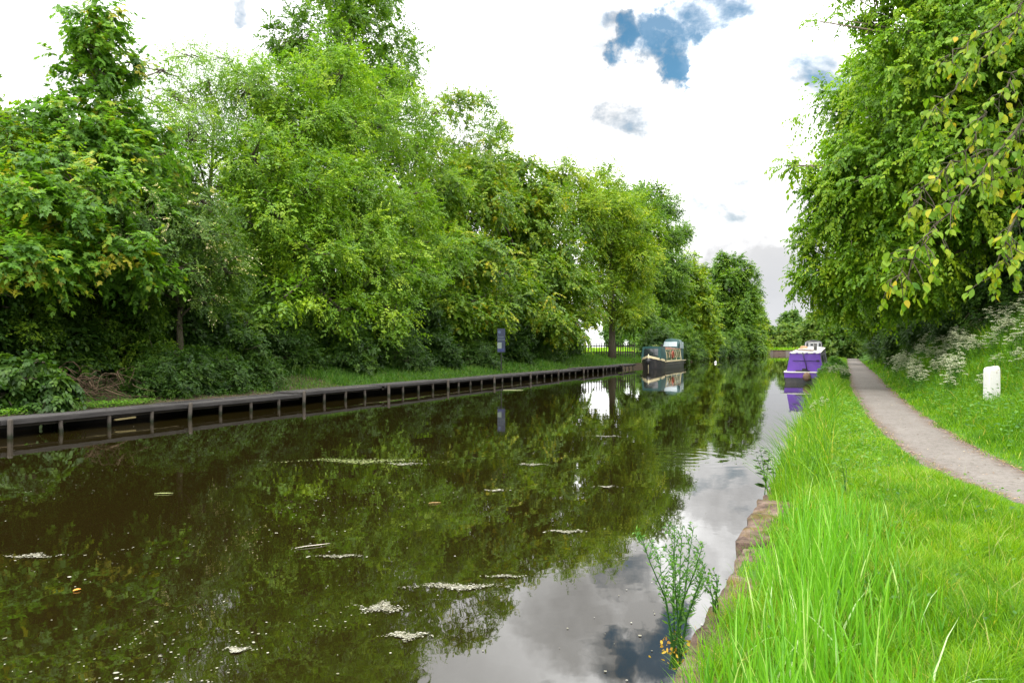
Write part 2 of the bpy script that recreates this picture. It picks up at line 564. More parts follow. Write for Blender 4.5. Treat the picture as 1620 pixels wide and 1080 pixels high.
gm, n = new_mat('soil_and_turf')
v = n.coord('Object')
big = n.noise(0.35, 4, 0.6, v)
fine = n.noise(9, 5, 0.65, v)
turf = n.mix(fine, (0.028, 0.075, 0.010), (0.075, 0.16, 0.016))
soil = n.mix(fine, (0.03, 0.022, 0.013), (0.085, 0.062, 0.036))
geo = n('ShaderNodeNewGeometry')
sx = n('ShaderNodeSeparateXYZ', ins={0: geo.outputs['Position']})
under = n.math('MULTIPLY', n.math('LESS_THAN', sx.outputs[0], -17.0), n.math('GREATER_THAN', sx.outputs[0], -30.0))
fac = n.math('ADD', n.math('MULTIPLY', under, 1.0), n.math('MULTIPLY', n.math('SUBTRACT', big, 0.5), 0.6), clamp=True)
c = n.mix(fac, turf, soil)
mead = n.math('LESS_THAN', sx.outputs[0], -31.0)
c = n.mix(mead, c, n.mix(fine, (0.14, 0.26, 0.012), (0.22, 0.34, 0.02)))
bp = n('ShaderNodeBump', ins={'Strength': 0.6, 'Distance': 0.05, 'Height': fine})
n.out(n('ShaderNodeBsdfPrincipled', ins={'Base Color': c, 'Roughness': 0.95, 'Specular IOR Level': 0.15, 'Normal': bp.outputs[0]}).outputs[0])
M['ground'] = gm
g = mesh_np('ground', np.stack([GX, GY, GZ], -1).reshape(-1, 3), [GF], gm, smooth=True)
tag(g, kind='structure')

# towpath
pm, n = new_mat('worn_tarmac')
v = n.coord('Object')
f1 = n.noise(1.1, 7, 0.68, v)
f2 = n.noise(55, 4, 0.7, v)
f3 = n.noise(6, 4, 0.65, v)
c = n.mix(f1, (0.088, 0.077, 0.068), (0.235, 0.213, 0.194))
c = n.mix(n.ramp(f2, [(0.35, (0.75,) * 3), (0.5, (1, 1, 1)), (0.68, (1.35,) * 3)]), (0, 0, 0), c, 'MULTIPLY') if False else n.mix(1.0, c, n.ramp(f2, [(0.3, (0.62, 0.62, 0.62)), (0.5, (0.98, 0.97, 0.95)), (0.72, (1.0, 1.0, 1.0))]), 'MULTIPLY')
c = n.mix(1.0, c, n.ramp(n.noise(13, 6, 0.7, v, 0.6), [(0.32, (0.55, 0.53, 0.5)), (0.52, (1, 1, 1))]), 'MULTIPLY')
a = n('ShaderNodeAttribute', attribute_name='tone')
edge = n.math('MULTIPLY', n.ramp(a.outputs['Fac'], [(0.45, (0, 0, 0)), (0.85, (1, 1, 1))]), n.ramp(f3, [(0.35, (0.0,) * 3), (0.62, (1, 1, 1))]), clamp=True)
c = n.mix(edge, c, n.mix(f2, (0.045, 0.026, 0.017), (0.12, 0.075, 0.05)))
bp = n('ShaderNodeBump', ins={'Strength': 0.55, 'Distance': 0.012, 'Height': f2})
n.out(n('ShaderNodeBsdfPrincipled', ins={'Base Color': c, 'Roughness': 0.9, 'Specular IOR Level': 0.25, 'Normal': bp.outputs[0]}).outputs[0])
pys = np.concatenate([np.linspace(-10, 40, 140), np.linspace(40.8, 190, 90)])
V, tn = [], []
NXP = 11
for y in pys:
    l, r = path_l(y) - 0.06 + 0.05 * math.sin(y * 2.3) + 0.03 * math.sin(y * 5.1), path_r(y) + 0.05 + 0.05 * math.sin(y * 1.9 + 1) + 0.03 * math.sin(y * 6.3)
    for j in range(NXP):
        u = j / (NXP - 1)
        x = l + (r - l) * u
        V.append((x, y, 0.379 + 0.018 * math.sin(PI * u) + 0.004 * math.sin(y * 1.1 + u * 5)))
        tn.append(abs(u * 2 - 1))
ii = (np.arange(len(pys) - 1)[:, None] * NXP + np.arange(NXP - 1)[None, :]).ravel()
p = mesh_np('towpath', V, [np.stack([ii, ii + 1, ii + 1 + NXP, ii + NXP], 1)], pm, tone=tn, smooth=True)
tag(p, kind='structure')

# water
wm, n = new_mat('canal_water')
v = n.coord('Object')
vs = n.coord('Object', (0.8, 0.55, 1))
w1 = n.noise(2.2, 3, 0.5, vs)
w2 = n.noise(0.35, 2, 0.5, v)
# a few expanding rings left by a fish, well out from the bank
ctr = at(1085, 722, 1260 * 2 / 175.0)
geo = n('ShaderNodeNewGeometry')
dv = n('ShaderNodeVectorMath', operation='DISTANCE', ins={0: geo.outputs['Position'], 1: (float(ctr[0]), float(ctr[1]), 0)})
dd = dv.outputs['Value']
ring = n.math('SINE', n.math('MULTIPLY', dd, 16.0))
rmask = n.ramp(n.math('DIVIDE', dd, 1.7), [(0.05, (1, 1, 1)), (0.75, (0.25,) * 3), (1.0, (0, 0, 0))])
h = n.math('ADD', n.math('MULTIPLY', w1, 0.0017), n.math('MULTIPLY', w2, 0.004))
h = n.math('ADD', h, n.math('MULTIPLY', n.math('MULTIPLY', ring, rmask), 0.0007))
bp = n('ShaderNodeBump', ins={'Strength': 1.0, 'Distance': 1.0, 'Height': h})
murk = n.mix(n.noise(0.25, 3, 0.5, v), (0.0078, 0.0056, 0.0013), (0.0105, 0.0077, 0.0018))
n.out(n('ShaderNodeBsdfPrincipled', ins={'Base Color': murk, 'Roughness': 0.015, 'IOR': 1.6, 'Specular IOR Level': 0.5, 'Normal': bp.outputs[0]}).outputs[0])
w = mesh_np('water', [(-260, -60, 0), (-0.5, -60, 0), (-0.5, 206, 0), (-260, 206, 0)], [np.array([[0, 1, 2, 3]])], wm)
tag(w, kind='structure')


# ------------------------------------------------------------------ canal walls
def stone_mat():
    m, n = new_mat('sandstone')
    v = n.coord('Object')
    f = n.noise(5, 6, 0.65, v)
    c = n.ramp(f, [(0.28, (0.03, 0.021, 0.016)), (0.45, (0.10, 0.066, 0.05)), (0.62, (0.18, 0.128, 0.098)), (0.8, (0.25, 0.2, 0.16))])
    mo = n.ramp(n.noise(3.2, 5, 0.7, v, 0.5), [(0.50, (0, 0, 0)), (0.62, (0.85,) * 3)])
    c = n.mix(mo, c, n.mix(f, (0.03, 0.045, 0.01), (0.17, 0.10, 0.02)))
    dk = n.ramp(n.noise(11, 4, 0.6, v), [(0.32, (0.8,) * 3), (0.44, (0, 0, 0))])
    c = n.mix(dk, c, (0.035, 0.028, 0.02))
    b = n('ShaderNodeBump', ins={'Strength': 1.0, 'Distance': 0.05, 'Height': n.noise(11, 8, 0.72, v)})
    n.out(n('ShaderNodeBsdfPrincipled', ins={'Base Color': c, 'Roughness': 0.92, 'Specular IOR Level': 0.2, 'Normal': b.outputs[0]}).outputs[0])
    return m


M['stone'] = stone_mat()


def block(c, s, rng, div=(6, 10, 4), amp=0.02):
    """a worn block: a box grid with rounded edges and noise"""
    mb = MB()
    nx_, ny_, nz_ = div
    pts = {}

    def vid(i, j, k):
        key = (i, j, k)
        if key not in pts:
            p = np.array([i / nx_ * 2 - 1, j / ny_ * 2 - 1, k / nz_ * 2 - 1])
            h = np.array(s) / 2
            q = p * h
            r = 0.025
            inner = np.clip(q, -(h - r), h - r)
            d = q - inner
            L = np.linalg.norm(d)
            if L > 1e-9:
                q = inner + d / L * min(L, r)
            q = q + amp * np.array([math.sin(q[1] * 7 + ph[0]) + math.sin(q[2] * 19 + q[1] * 13 + ph[1]), 0.6 * math.sin(q[0] * 9 + ph[2]), math.sin(q[1] * 8 + q[0] * 6 + ph[3]) + 0.6 * math.sin(q[1] * 21 + ph[4])]) + rng.normal(0, amp * 0.25, 3)
            pts[key] = len(mb.v)
            mb.v.append(tuple(q + np.array(c)))
        return pts[key]
    ph = rng.uniform(0, 6, 5)
    for a in range(3):
        dims = [nx_, ny_, nz_]
        b, d_ = [x for x in range(3) if x != a]
        for side in (0, dims[a]):
            for i in range(dims[b]):
                for j in range(dims[d_]):
                    q = []
                    for (u, w_) in ((0, 0), (1, 0), (1, 1), (0, 1)):
                        idx = [0, 0, 0]
                        idx[a] = side
                        idx[b] = i + u
                        idx[d_] = j + w_
                        q.append(vid(*idx))
                    flip = (side == 0) ^ (a == 1)
                    mb.f.append(tuple(reversed(q)) if flip else tuple(q))
    return mb


rng = np.random.default_rng(5)
wall = thing('canal_wall', 'worn pinkish stone edging of the canal below the towpath grass', 'canal wall', (-0.6, 2, 0))
y = -3.0
k = 0
while y < 62:
    L = rng.uniform(1.5, 2.3) if y < 20 else rng.uniform(2.4, 3.2)
    near = y < 20
    mb = block((-0.575 + rng.normal(0, 0.03) + 0.6, y + L / 2 - 2, 0.05), (0.44, L - 0.03, 0.56 + rng.normal(0, 0.045)), rng, (8, 30, 6) if near else (3, 8, 3), 0.008)
    mb.build('coping_stone', M['stone'], wall, True)
    y += L
mb = MB()
mb.box((-0.50 + 0.6, 27.5, -0.6), (0.32, 62, 0.8))
mb.build('footing', M['stone'], wall)

# ------------------------------------------------------------------ timber walkway on the far side
def plank_mat(name, lo, hi):
    m, n = new_mat(name)
    v = n.coord('Object', (6, 0.6, 6))
    f = n.noise(4, 6, 0.65, v)
    c = n.mix(f, lo, hi)
    g = n.noise(0.9, 4, 0.6, n.coord('Object'))
    c = n.mix(n.ramp(g, [(0.45, (0, 0, 0)), (0.7, (0.5,) * 3)]), c, tuple(x * 0.45 for x in lo))
    b = n('ShaderNodeBump', ins={'Strength': 0.6, 'Distance': 0.02, 'Height': f})
    n.out(n('ShaderNodeBsdfPrincipled', ins={'Base Color': c, 'Roughness': 0.85, 'Specular IOR Level': 0.25, 'Normal': b.outputs[0]}).outputs[0])
    return m


M['deck'] = plank_mat('grey_deck_timber', (0.018, 0.0165, 0.016), (0.066, 0.060, 0.057))
M['pile'] = plank_mat('dark_wet_timber', (0.012, 0.010, 0.008), (0.055, 0.045, 0.036))
m, n = new_mat('stained_pile_timber')
v = n.coord('Object', (6, 6, 1.2))
f = n.noise(4, 6, 0.65, v)
zz = n('ShaderNodeSeparateXYZ', ins={0: n.coord('Object')}).outputs[2]
st_ = n.ramp(n.math('ADD', zz, n.math('MULTIPLY', f, 0.10)), [(0.10, (1, 1, 1)), (0.19, (0, 0, 0))])
c = n.mix(st_, n.mix(f, (0.022, 0.018, 0.014), (0.10, 0.084, 0.068)), (0.012, 0.016, 0.007))
n.out(n('ShaderNodeBsdfPrincipled', ins={'Base Color': c, 'Roughness': 0.8, 'Specular IOR Level': 0.3}).outputs[0])
M['stained_pile'] = m
M['sheet'] = plain_mat('dark_back_boarding', (0.010, 0.009, 0.008), 0.95, 0.4, 2.0, spec=0.1)  # near-black, so the dark under the deck is put into the colour
rng = np.random.default_rng(8)
jx = -16.8
SP = 1.31
jet = thing('timber_walkway', 'long dark timber walkway on piles along the far bank', 'walkway', (jx, 10.2, 0))
n_sec = 14
y0 = 11.62 - 8 * SP
sec = []
for s in range(n_sec):
    ya, yb = y0 + s * SP * 4, y0 + (s + 1) * SP * 4
    if yb > 71:
        break
    dz, dx, tilt = rng.normal(0, 0.018), rng.normal(0, 0.03), rng.normal(0, 0.012)
    dx += 0.07 * math.sin(ya * 0.21) + 0.05 * math.sin(ya * 0.47 + 1)
    sec.append((ya, yb, dz, dx))
    mb = MB()
    for b in range(4):
        mb.box((dx - 0.13 - b * 0.268, (ya + yb) / 2 - 10.2, 0.37 + dz + rng.normal(0, 0.005)), (0.258, yb - ya - 0.03, 0.045))
    mb.build('deck', M['deck'], jet)
    mb = MB()
    mb.box((dx + 0.03, (ya + yb) / 2 - 10.2, 0.34 + dz), (0.05, yb - ya - 0.02, 0.095))
    mb.build('edge_board', M['deck'], jet)
    mb = MB()
    mb.box((dx - 0.09, (ya + yb) / 2 - 10.2, 0.245 + dz), (0.06, yb - ya - 0.02, 0.06))
    mb.build('waling', M['pile'], jet)
    for q in range(4):
        yy = ya + q * SP + 0.15
        mb = MB()
        tall = q == 0
        top = (0.42 + rng.uniform(0, 0.04)) if tall else 0.30
        lx, ly = rng.normal(0, 0.03), rng.normal(0, 0.03)
        xo = dx + (0.115 if tall else 0.0)
        r = 0.058 if tall else 0.048
        rings = []
        for (z, rr) in ((-0.9, r), (0.0, r), (0.2, r * 0.98), (top - 0.03, r * 0.97), (top, r * 0.75)):
            rings.append([(xo + lx * z + rr * math.cos(2 * PI * j / 8 + 0.4), yy - 10.2 + ly * z + rr * math.sin(2 * PI * j / 8 + 0.4), z + dz) for j in range(8)])
        mb.loft(rings)
        mb.build('pile', M['stained_pile'], jet, False)
mb = MB()
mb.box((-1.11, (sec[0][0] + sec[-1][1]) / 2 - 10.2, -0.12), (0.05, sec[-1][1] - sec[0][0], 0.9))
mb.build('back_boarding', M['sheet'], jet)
# a pale offcut floating under the deck
mb = MB()
q = at(183, 664, 17.2)
mb.box((0, 0, 0), (0.07, 0.62, 0.045), bev=0.008)
o = mb.build('floating_plank', plain_mat('pale_offcut', (0.30, 0.24, 0.11), 0.8), None)
o.location = (jx + 0.0, 14.95, 0.16)
o.rotation_euler = (0.03, 0, -0.02)
tag(o, 'pale yellowish plank wedged under the timber walkway between two piles', 'plank')

# far retaining wall at the bend
bm, n = new_mat('far_brick')
br = n('ShaderNodeTexBrick', ins={'Vector': n.coord('Object', (1, 1, 1)), 'Color1': (0.12, 0.075, 0.06, 1), 'Color2': (0.17, 0.11, 0.085, 1), 'Mortar': (0.2, 0.18, 0.16, 1), 'Scale': 2.0})
n.out(n('ShaderNodeBsdfPrincipled', ins={'Base Color': n.mix(n.noise(0.8, 4, 0.6, n.coord('Object')), br.outputs['Color'], (0.11, 0.09, 0.07)), 'Roughness': 0.9}).outputs[0])
t = thing('retaining_wall', 'low reddish brick bank wall across the far bend of the canal', 'wall', (-20, 204, 0))
mb = MB()
for i in range(42):
    mb.box((-38 + i * 1.45, 0.03 * math.sin(i * 2.1), -0.1), (1.44, 0.45, 1.9 + 0.05 * math.sin(i * 3.7)), bev=0.02)
mb.build('brickwork', bm, t)
mb = MB()
for i in range(60):
    mb.box((-38 + i, -0.02, 0.93), (0.98, 0.6, 0.12), bev=0.02)
mb.build('coping', M['stone'], t)

# ------------------------------------------------------------------ boats
M['teal'] = plain_mat('teal_canvas', (0.007, 0.045, 0.042), 0.6, 0.2, 3.0, 0.3, bump=0.2)
M['green_paint'] = plain_mat('dark_green_paint', (0.016, 0.055, 0.035), 0.3, 0.2, 2.0, 0.5)
M['cream'] = plain_mat('cream_paint', (0.68, 0.58, 0.36), 0.4, 0.08, 4.0, dirt=(0.25, 0.18, 0.1))
M['black_hull'] = plain_mat('blacked_hull', (0.022, 0.022, 0.026), 0.45, 0.35, 2.0, 0.5, dirt=(0.10, 0.085, 0.07), dirt_amt=0.5)
M['grey_hull'] = plain_mat('weathered_hull', (0.075, 0.072, 0.07), 0.5, 0.3, 2.5, 0.4, dirt=(0.13, 0.08, 0.05), dirt_amt=0.6)
M['glass'] = plain_mat('dark_glass', (0.012, 0.016, 0.018), 0.06, 0.2, 1.0, 0.6)
M['clear_vinyl'] = plain_mat('pale_vinyl_window', (0.30, 0.35, 0.37), 0.18, 0.15, 2.0, 0.6)
M['roof_red'] = plain_mat('red_oxide_roof', (0.24, 0.10, 0.06), 0.7, 0.25, 3.0, 0.3, dirt=(0.4, 0.3, 0.22))
M['orange'] = plain_mat('orange_red_lifebuoy', (0.20, 0.045, 0.02), 0.55, 0.15, 5.0)
M['purple'] = plain_mat('purple_paint', (0.10, 0.028, 0.30), 0.38, 0.14, 1.6, 0.45, dirt=(0.16, 0.09, 0.38), dirt_amt=0.5)
M['pale_purple'] = plain_mat('pale_purple_paint', (0.36, 0.30, 0.46), 0.5, 0.25, 1.8, 0.4, dirt=(0.5, 0.46, 0.52), dirt_amt=0.8)  # paler purple than the counter and rear bulkhead
M['dark_purple'] = plain_mat('dark_purple_trim', (0.03, 0.012, 0.11), 0.5)
M['white_roof'] = plain_mat('white_roof_paint', (0.68, 0.66, 0.62), 0.55, 0.1, 1.5, dirt=(0.45, 0.36, 0.28), dirt_amt=0.55)
M['rope'] = plain_mat('old_rope_fender', (0.17, 0.11, 0.08), 0.95, 0.35, 14.0, 0.1, bump=0.6)
M['black'] = plain_mat('black_iron', (0.015, 0.015, 0.016), 0.5, 0.3)
M['white'] = plain_mat('white_paint', (0.76, 0.75, 0.73), 0.5, 0.06, 3.0)
M['grey_white'] = plain_mat('greyish_white_board', (0.46, 0.46, 0.47), 0.5, 0.15, 3.0, dirt=(0.2, 0.18, 0.16))
M['brass'] = plain_mat('dull_brass', (0.4, 0.27, 0.08), 0.35, 0.15, metallic=0.8)


def hull_ring(y, hb, ht, z0, z1, z2, xo=0.0):
    """half cross sections of a canal boat: bottom, chine, top"""
    return [(xo - hb, y, z0), (xo - ht * 0.985, y, z1), (xo - ht, y, z2), (xo + ht, y, z2), (xo + ht * 0.985, y, z1), (xo + hb, y, z0)]


def cabin_side(mb, x0, x1, y0_, y1_, za0, za1, zb0, zb1, th=0.03):
    """slab between a bottom line (x0, za) and a top line (x1, zb) from y0 to y1"""
    a = [(x0, y0_, za0), (x0, y1_, za1), (x1, y1_, zb1), (x1, y0_, zb0)]
    s_ = th if x0 < 0 else -th
    b = [(p[0] + s_, p[1], p[2]) for p in a]
    mb.loft([a, b] if x0 > 0 else [b, a])


# --- green boat, bow towards the camera
gb = thing('narrowboat', 'dark green narrowboat with cream bow bands moored at the far walkway', 'narrowboat', (-15.4, 68.3, 0))
rings = []
for (y, wt, wb, zt) in ((0.0, 0.05, 0.03, 1.14), (0.25, 0.30, 0.12, 1.06), (0.7, 0.62, 0.38, 0.97), (1.3, 0.88, 0.68, 0.87), (2.1, 1.02, 0.9, 0.78), (3.2, 1.05, 0.96, 0.72), (7, 1.05, 0.97, 0.68), (11.2, 1.05, 0.97, 0.70), (12.0, 0.9, 0.7, 0.76), (12.3, 0.55, 0.35, 0.78)):
    rings.append(hull_ring(y, wb, wt, -0.5, zt - 0.24, zt - 0.10))
mb = MB()
mb.loft(rings)
mb.build('hull', M['black_hull'], gb)
mb = MB()
for sg in (-1, 1):
    for (ya, wa, za), (yb, wb, zb) in zip(((0.0, 0.05, 1.14), (0.25, 0.30, 1.06), (0.7, 0.62, 0.97), (1.3, 0.88, 0.87)), ((0.25, 0.30, 1.06), (0.7, 0.62, 0.97), (1.3, 0.88, 0.87), (2.05, 1.015, 0.785))):
        a = [(sg * (wa + 0.012), ya - 0.012, za - 0.17), (sg * (wb + 0.012), yb, zb - 0.15), (sg * (wb + 0.02), yb, zb + 0.02), (sg * (wa + 0.02), ya - 0.012, za + 0.03)]
        b = [(p[0] - sg * 0.04, p[1] + 0.03, p[2]) for p in a]
        mb.loft([a, b] if sg < 0 else [b, a])
mb.build('bow_band', M['cream'], gb)
mb = MB()
for sg in (-1, 1):
    mb.box((sg * 1.052, 7.1, 0.60), (0.05, 10.1, 0.05))
mb.build('gunwale', M['cream'], gb)
mb = MB()
for sg in (-1, 1):
    mb.box((sg * 1.045, 7.1, 0.34), (0.05, 10.0, 0.045))
mb.build('rubbing_strake', M['grey_hull'], gb)
mb = MB()
mb.box((0, 6.9, 0.56), (2.0, 10.0, 0.06))
mb.build('deck', M['black_hull'], gb)
mb = MB()
mb.ball((0, -0.12, 0.66), (0.24, 0.2, 0.27))
mb.build('bow_fender', M['black'], gb, True)
mb = MB()
mb.tube([(0, -0.04, -0.2), (0, -0.05, 0.7), (0, -0.01, 1.2), (0, 0.12, 1.26)], [0.03, 0.035, 0.045, 0.03], 8)
mb.build('stem_post', M['cream'], gb, True)
# canvas cover over the fore deck
mb = MB()
mb.loft([[(-0.86, 1.0, 0.86), (0.86, 1.0, 0.86), (0.8, 1.25, 1.93), (0.0, 1.22, 1.98), (-0.8, 1.25, 1.93)][::-1],
         [(-0.97, 3.1, 0.74), (0.97, 3.1, 0.74), (0.82, 3.1, 1.86), (0.0, 3.1, 1.95), (-0.82, 3.1, 1.86)][::-1]])
cv = mb.build('fore_cover', M['teal'], gb)
mb = MB()
mb.loft([[(-0.66, 1.0, 1.12), (0.62, 1.0, 1.12), (0.60, 1.17, 1.75), (-0.62, 1.17, 1.75)], [(-0.66, 0.985, 1.12), (0.62, 0.985, 1.12), (0.60, 1.155, 1.75), (-0.62, 1.155, 1.75)]][::-1])
mb.build('window', M['glass'], cv)
# cabin
mb = MB()
for sg in (-1, 1):
    cabin_side(mb, sg * 0.93, sg * 0.80, 3.12, 10.3, 0.6, 0.6, 1.70, 1.72)
mb.box((0, 10.28, 1.15), (1.7, 0.04, 1.1))
mb.build('cabin', M['green_paint'], gb)
mb = MB()
mb.loft([[(-0.87, y, 1.70), (-0.87, y, 1.745), (-0.4, y, 1.79), (0.4, y, 1.79), (0.87, y, 1.745), (0.87, y, 1.70)] for y in (3.08, 6.7, 10.36)])
mb.build('roof', M['roof_red'], gb)
mb = MB()
for sg in (-1, 1):
    for z, k in ((1.66, 0), (0.66, 1)):
        mb.box((sg * (0.835 if k == 0 else 0.945), 6.7, z), (0.03, 7.1, 0.05))
    for yy in (3.2, 5.5, 7.8, 10.2):
        mb.box((sg * 0.892, yy, 1.16), (0.05, 0.03, 1.0), ry=sg * -0.118)
mb.build('coach_line', M['cream'], gb)
for yy in (3.75, 4.75, 6.6, 7.5, 8.6, 9.5):
    mb = MB()
    mb.box((0.892, yy, 1.2), (0.03, 0.43, 0.57), ry=-0.118)
    wf = mb.build('window', M['cream'], gb)
    mb = MB()
    mb.box((0.909, yy, 1.2), (0.012, 0.40, 0.53), ry=-0.118)
    mb.build('pane', M['glass'], wf)
# clutter on the roof is part of the boat's load: things of their own
lb_ = MB()
rr = []
for i in range(20):
    a = 2 * PI * i / 20
    ring = []
    for j in range(8):
        b = 2 * PI * j / 8
        r = 0.30 + 0.085 * math.cos(b)
        ring.append((0.085 * math.sin(b), r * math.cos(a), r * math.sin(a)))
    rr.append(ring)
rr.append(rr[0])
lb_.loft(rr, caps=False)
o = lb_.build('lifebuoy', M['orange'], None, True)
o.location = (-15.4 + 1.02, 68.3 + 5.62, 1.2)
tag(o, 'orange red lifebuoy hanging on the side of the green narrowboat', 'lifebuoy')
mb = MB()
mb.tube([(0, 0, 0), (0, 0, 0.3)], 0.075, 10)
mb.tube([(0, 0, 0.3), (0, 0, 0.36)], [0.1, 0.085], 10)
mb.build('chimney', M['black'], gb, True).location = (0.28, 4.3, 1.77)
mb = MB()
for (x, y, L) in ((-0.25, 6.2, 3.4), (0.05, 6.6, 2.6), (0.2, 7.2, 3.0)):
    mb.box((x, y, 1.845), (0.16, L, 0.045))
mb.box((0.0, 5.2, 1.81), (0.7, 0.08, 0.04))
mb.box((0.0, 8.3, 1.81), (0.7, 0.08, 0.04))
o = mb.build('plank_stack', M['roof_red'], None)
o.location = (-15.4, 68.3, 0.01)
tag(o, 'reddish gangplanks laid lengthways on the green narrowboat roof', 'planks')
t = thing('plant_box', 'small wooden box of plants near the front of the green narrowboat roof', 'plant box', (-15.55, 71.6, 1.79))
mb = MB()
mb.box((0, 0, 0.09), (0.5, 0.3, 0.18))
mb.build('box', M['roof_red'], t)
rg = np.random.default_rng(3)
nn = 120
leaves_to_mesh('plant', np.array([0, 0, 0.2]) + rg.normal(size=(nn, 3)) * np.array([0.17, 0.1, 0.06]), rdir(rg, nn), unit(rdir(rg, nn) + np.array([0, 0, 1])), np.full(nn, 0.09), rg.random(nn), T_OVAL, M['hawthorn_leaf'], t)
# hood over the stern
hoop = lambda y, w, h, z0: [(-w, y, z0), (-w * 0.97, y, z0 + h * 0.62), (-w * 0.72, y, z0 + h * 0.9), (0, y, z0 + h), (w * 0.72, y, z0 + h * 0.9), (w * 0.97, y, z0 + h * 0.62), (w, y, z0)]
mb = MB()
mb.loft([hoop(9.4, 0.72, 0.12, 1.72), hoop(9.9, 0.78, 0.72, 1.72), hoop(10.4, 0.84, 1.02, 1.72), hoop(11.6, 0.86, 1.05, 1.66), hoop(12.0, 0.84, 0.98, 1.66)])
mb.loft([[(-0.86, 10.35, 0.62), (0.86, 10.35, 0.62), (0.86, 10.35, 1.74), (-0.86, 10.35, 1.74)], [(-0.84, 12.0, 0.62), (0.84, 12.0, 0.62), (0.84, 12.0, 1.70), (-0.84, 12.0, 1.70)]])
hd = mb.build('stern_hood', M['teal'], gb)
for (ya, yb) in ((9.95, 10.95), (11.08, 11.85)):
    mb = MB()
    a = [(0.85, ya, 1.76), (0.865, yb, 1.76), (0.85, yb - 0.05, 2.40), (0.825, ya + 0.25, 2.36)]
    mb.loft([[(p[0] + 0.012, p[1], p[2]) for p in a], [(p[0] + 0.03, p[1], p[2]) for p in a]])
    mb.build('window', M['clear_vinyl'], hd)
mb = MB()
mb.loft([[(-0.66, 9.50, 1.93), (0.66, 9.50, 1.93), (0.62, 9.86, 2.40), (-0.62, 9.86, 2.40)], [(-0.66, 9.44, 1.93), (0.66, 9.44, 1.93), (0.62, 9.80, 2.40), (-0.62, 9.80, 2.40)]][::-1])
mb.build('window', M['clear_vinyl'], hd)

# --- purple boat
pb = thing('narrowboat', 'purple narrowboat with white roof moored against the grassy towpath bank', 'narrowboat', (-1.80, 45.7, 0))
LP = 18.0
rings = []
for (y, wt, wb, zt) in ((0, 1.0, 0.86, 0.60), (0.15, 1.04, 0.9, 0.60), (0.6, 1.04, 0.96, 0.60), (8, 1.04, 0.97, 0.62), (14.5, 1.04, 0.94, 0.72), (16.6, 0.85, 0.55, 0.9), (17.7, 0.4, 0.15, 1.05), (18.0, 0.06, 0.04, 1.1)):
    rings.append(hull_ring(y, wb, wt, -0.5, 0.1, 0.27 + (zt - 0.6)))
mb = MB()
mb.loft(rings)
mb.build('hull', M['black_hull'], pb)
mb = MB()
mb.loft([[(-1.03, y, 0.275), (1.03, y, 0.275), (1.05, y, 0.555), (-1.05, y, 0.555)] for y in (-0.02, 14.6)])
mb.build('counter', M['purple'], pb)
mb = MB()
mb.box((0, 7.2, 0.583), (2.14, 14.5, 0.055))
mb.build('gunwale', M['white_roof'], pb)
mb = MB()
mb.loft([[(-0.93, 0.28, 0.61), (0.93, 0.28, 0.61), (0.765, 0.34, 1.585), (0, 0.34, 1.62), (-0.765, 0.34, 1.585)][::-1], [(-0.93, 0.36, 0.61), (0.93, 0.36, 0.61), (0.765, 0.42, 1.585), (0, 0.42, 1.62), (-0.765, 0.42, 1.585)][::-1]])
eb = mb.build('rear_bulkhead', M['purple'], pb)
mb = MB()
mb.tube([(-0.62, 0.285, 1.20), (0.66, 0.285, 1.20)], 0.018, 6)
mb.build('grab_rail', M['dark_purple'], eb)
mb = MB()
mb.box((0.66, 0.27, 1.2), (0.14, 0.07, 0.07))
mb.build('latch', M['black'], eb)
mb = MB()
mb.tube([(0.14, 0.20, 0.62), (0.05, 0.10, 1.05), (-0.05, 0.16, 1.40), (-0.12, 0.30, 1.66)], [0.026, 0.022, 0.02, 0.018], 7)
mb.build('tiller', M['black'], pb, True)
mb = MB()
mb.box((-0.1, 0.14, 0.65), (0.72, 0.16, 0.07), bev=0.0)
mb.box((-0.02, 0.12, 0.72), (0.22, 0.14, 0.12))
mb.build('mooring_dolly', M['black'], pb)
mb = MB()
mb.ball((0.12, -0.16, 0.34), (0.21, 0.17, 0.24))
mb.build('rope_fender', M['rope'], pb, True)
mb = MB()
for sg in (-1, 1):
    cabin_side(mb, sg * 0.93, sg * 0.765, 0.36, 15.4, 0.61, 0.75, 1.585, 1.84)
mb.build('cabin', M['pale_purple'], pb)
mb = MB()
mb.loft([[(-0.80, y, 1.585 + q), (-0.80, y, 1.625 + q), (-0.35, y, 1.665 + q), (0.35, y, 1.665 + q), (0.80, y, 1.625 + q), (0.80, y, 1.585 + q)] for y, q in ((0.30, 0.002), (6, 0.10), (12, 0.2), (15.5, 0.262))])
rf = mb.build('roof', M['white_roof'], pb)
for (y, z) in ((1.6, 1.70), (4.2, 1.74), (7.4, 1.795), (10.6, 1.85)):
    mb = MB()
    mb.tube([(-0.70, y, z - 0.035), (-0.3, y, z), (0.3, y, z), (0.70, y, z - 0.035)], 0.018, 5)
    mb.build('roof_rib', M['grey_hull'], rf)
for x in (-0.765, -0.4, 0.1, 0.5, 0.765):
    mb = MB()
    mb.box((x, 0.325, 1.60), (0.12, 0.06, 0.05))
    mb.build('fixing_tab', M['purple'], pb)
mb = MB()
mb.tube([(0.42, 4.4, 1.7), (0.42, 4.4, 2.12)], 0.09, 12)
mb.tube([(0.42, 4.4, 2.1), (0.42, 4.4, 2.14)], 0.1, 12)
mb.build('chimney', M['grey_hull'], rf, True)
for yy in (2.4, 4.9, 8.0, 11.0):
    mb = MB()
    mb.box((0.858, yy, 1.2), (0.03, 0.62, 0.5), ry=-0.165)
    mb.build('window', M['glass'], pb)
    mb = MB()
    mb.box((-0.858, yy, 1.2), (0.03, 0.62, 0.5), ry=0.165)
    mb.build('window', M['glass'], pb)
o = MB()
o.box((0, 0, 0.04), (0.1, 2.2, 0.05))
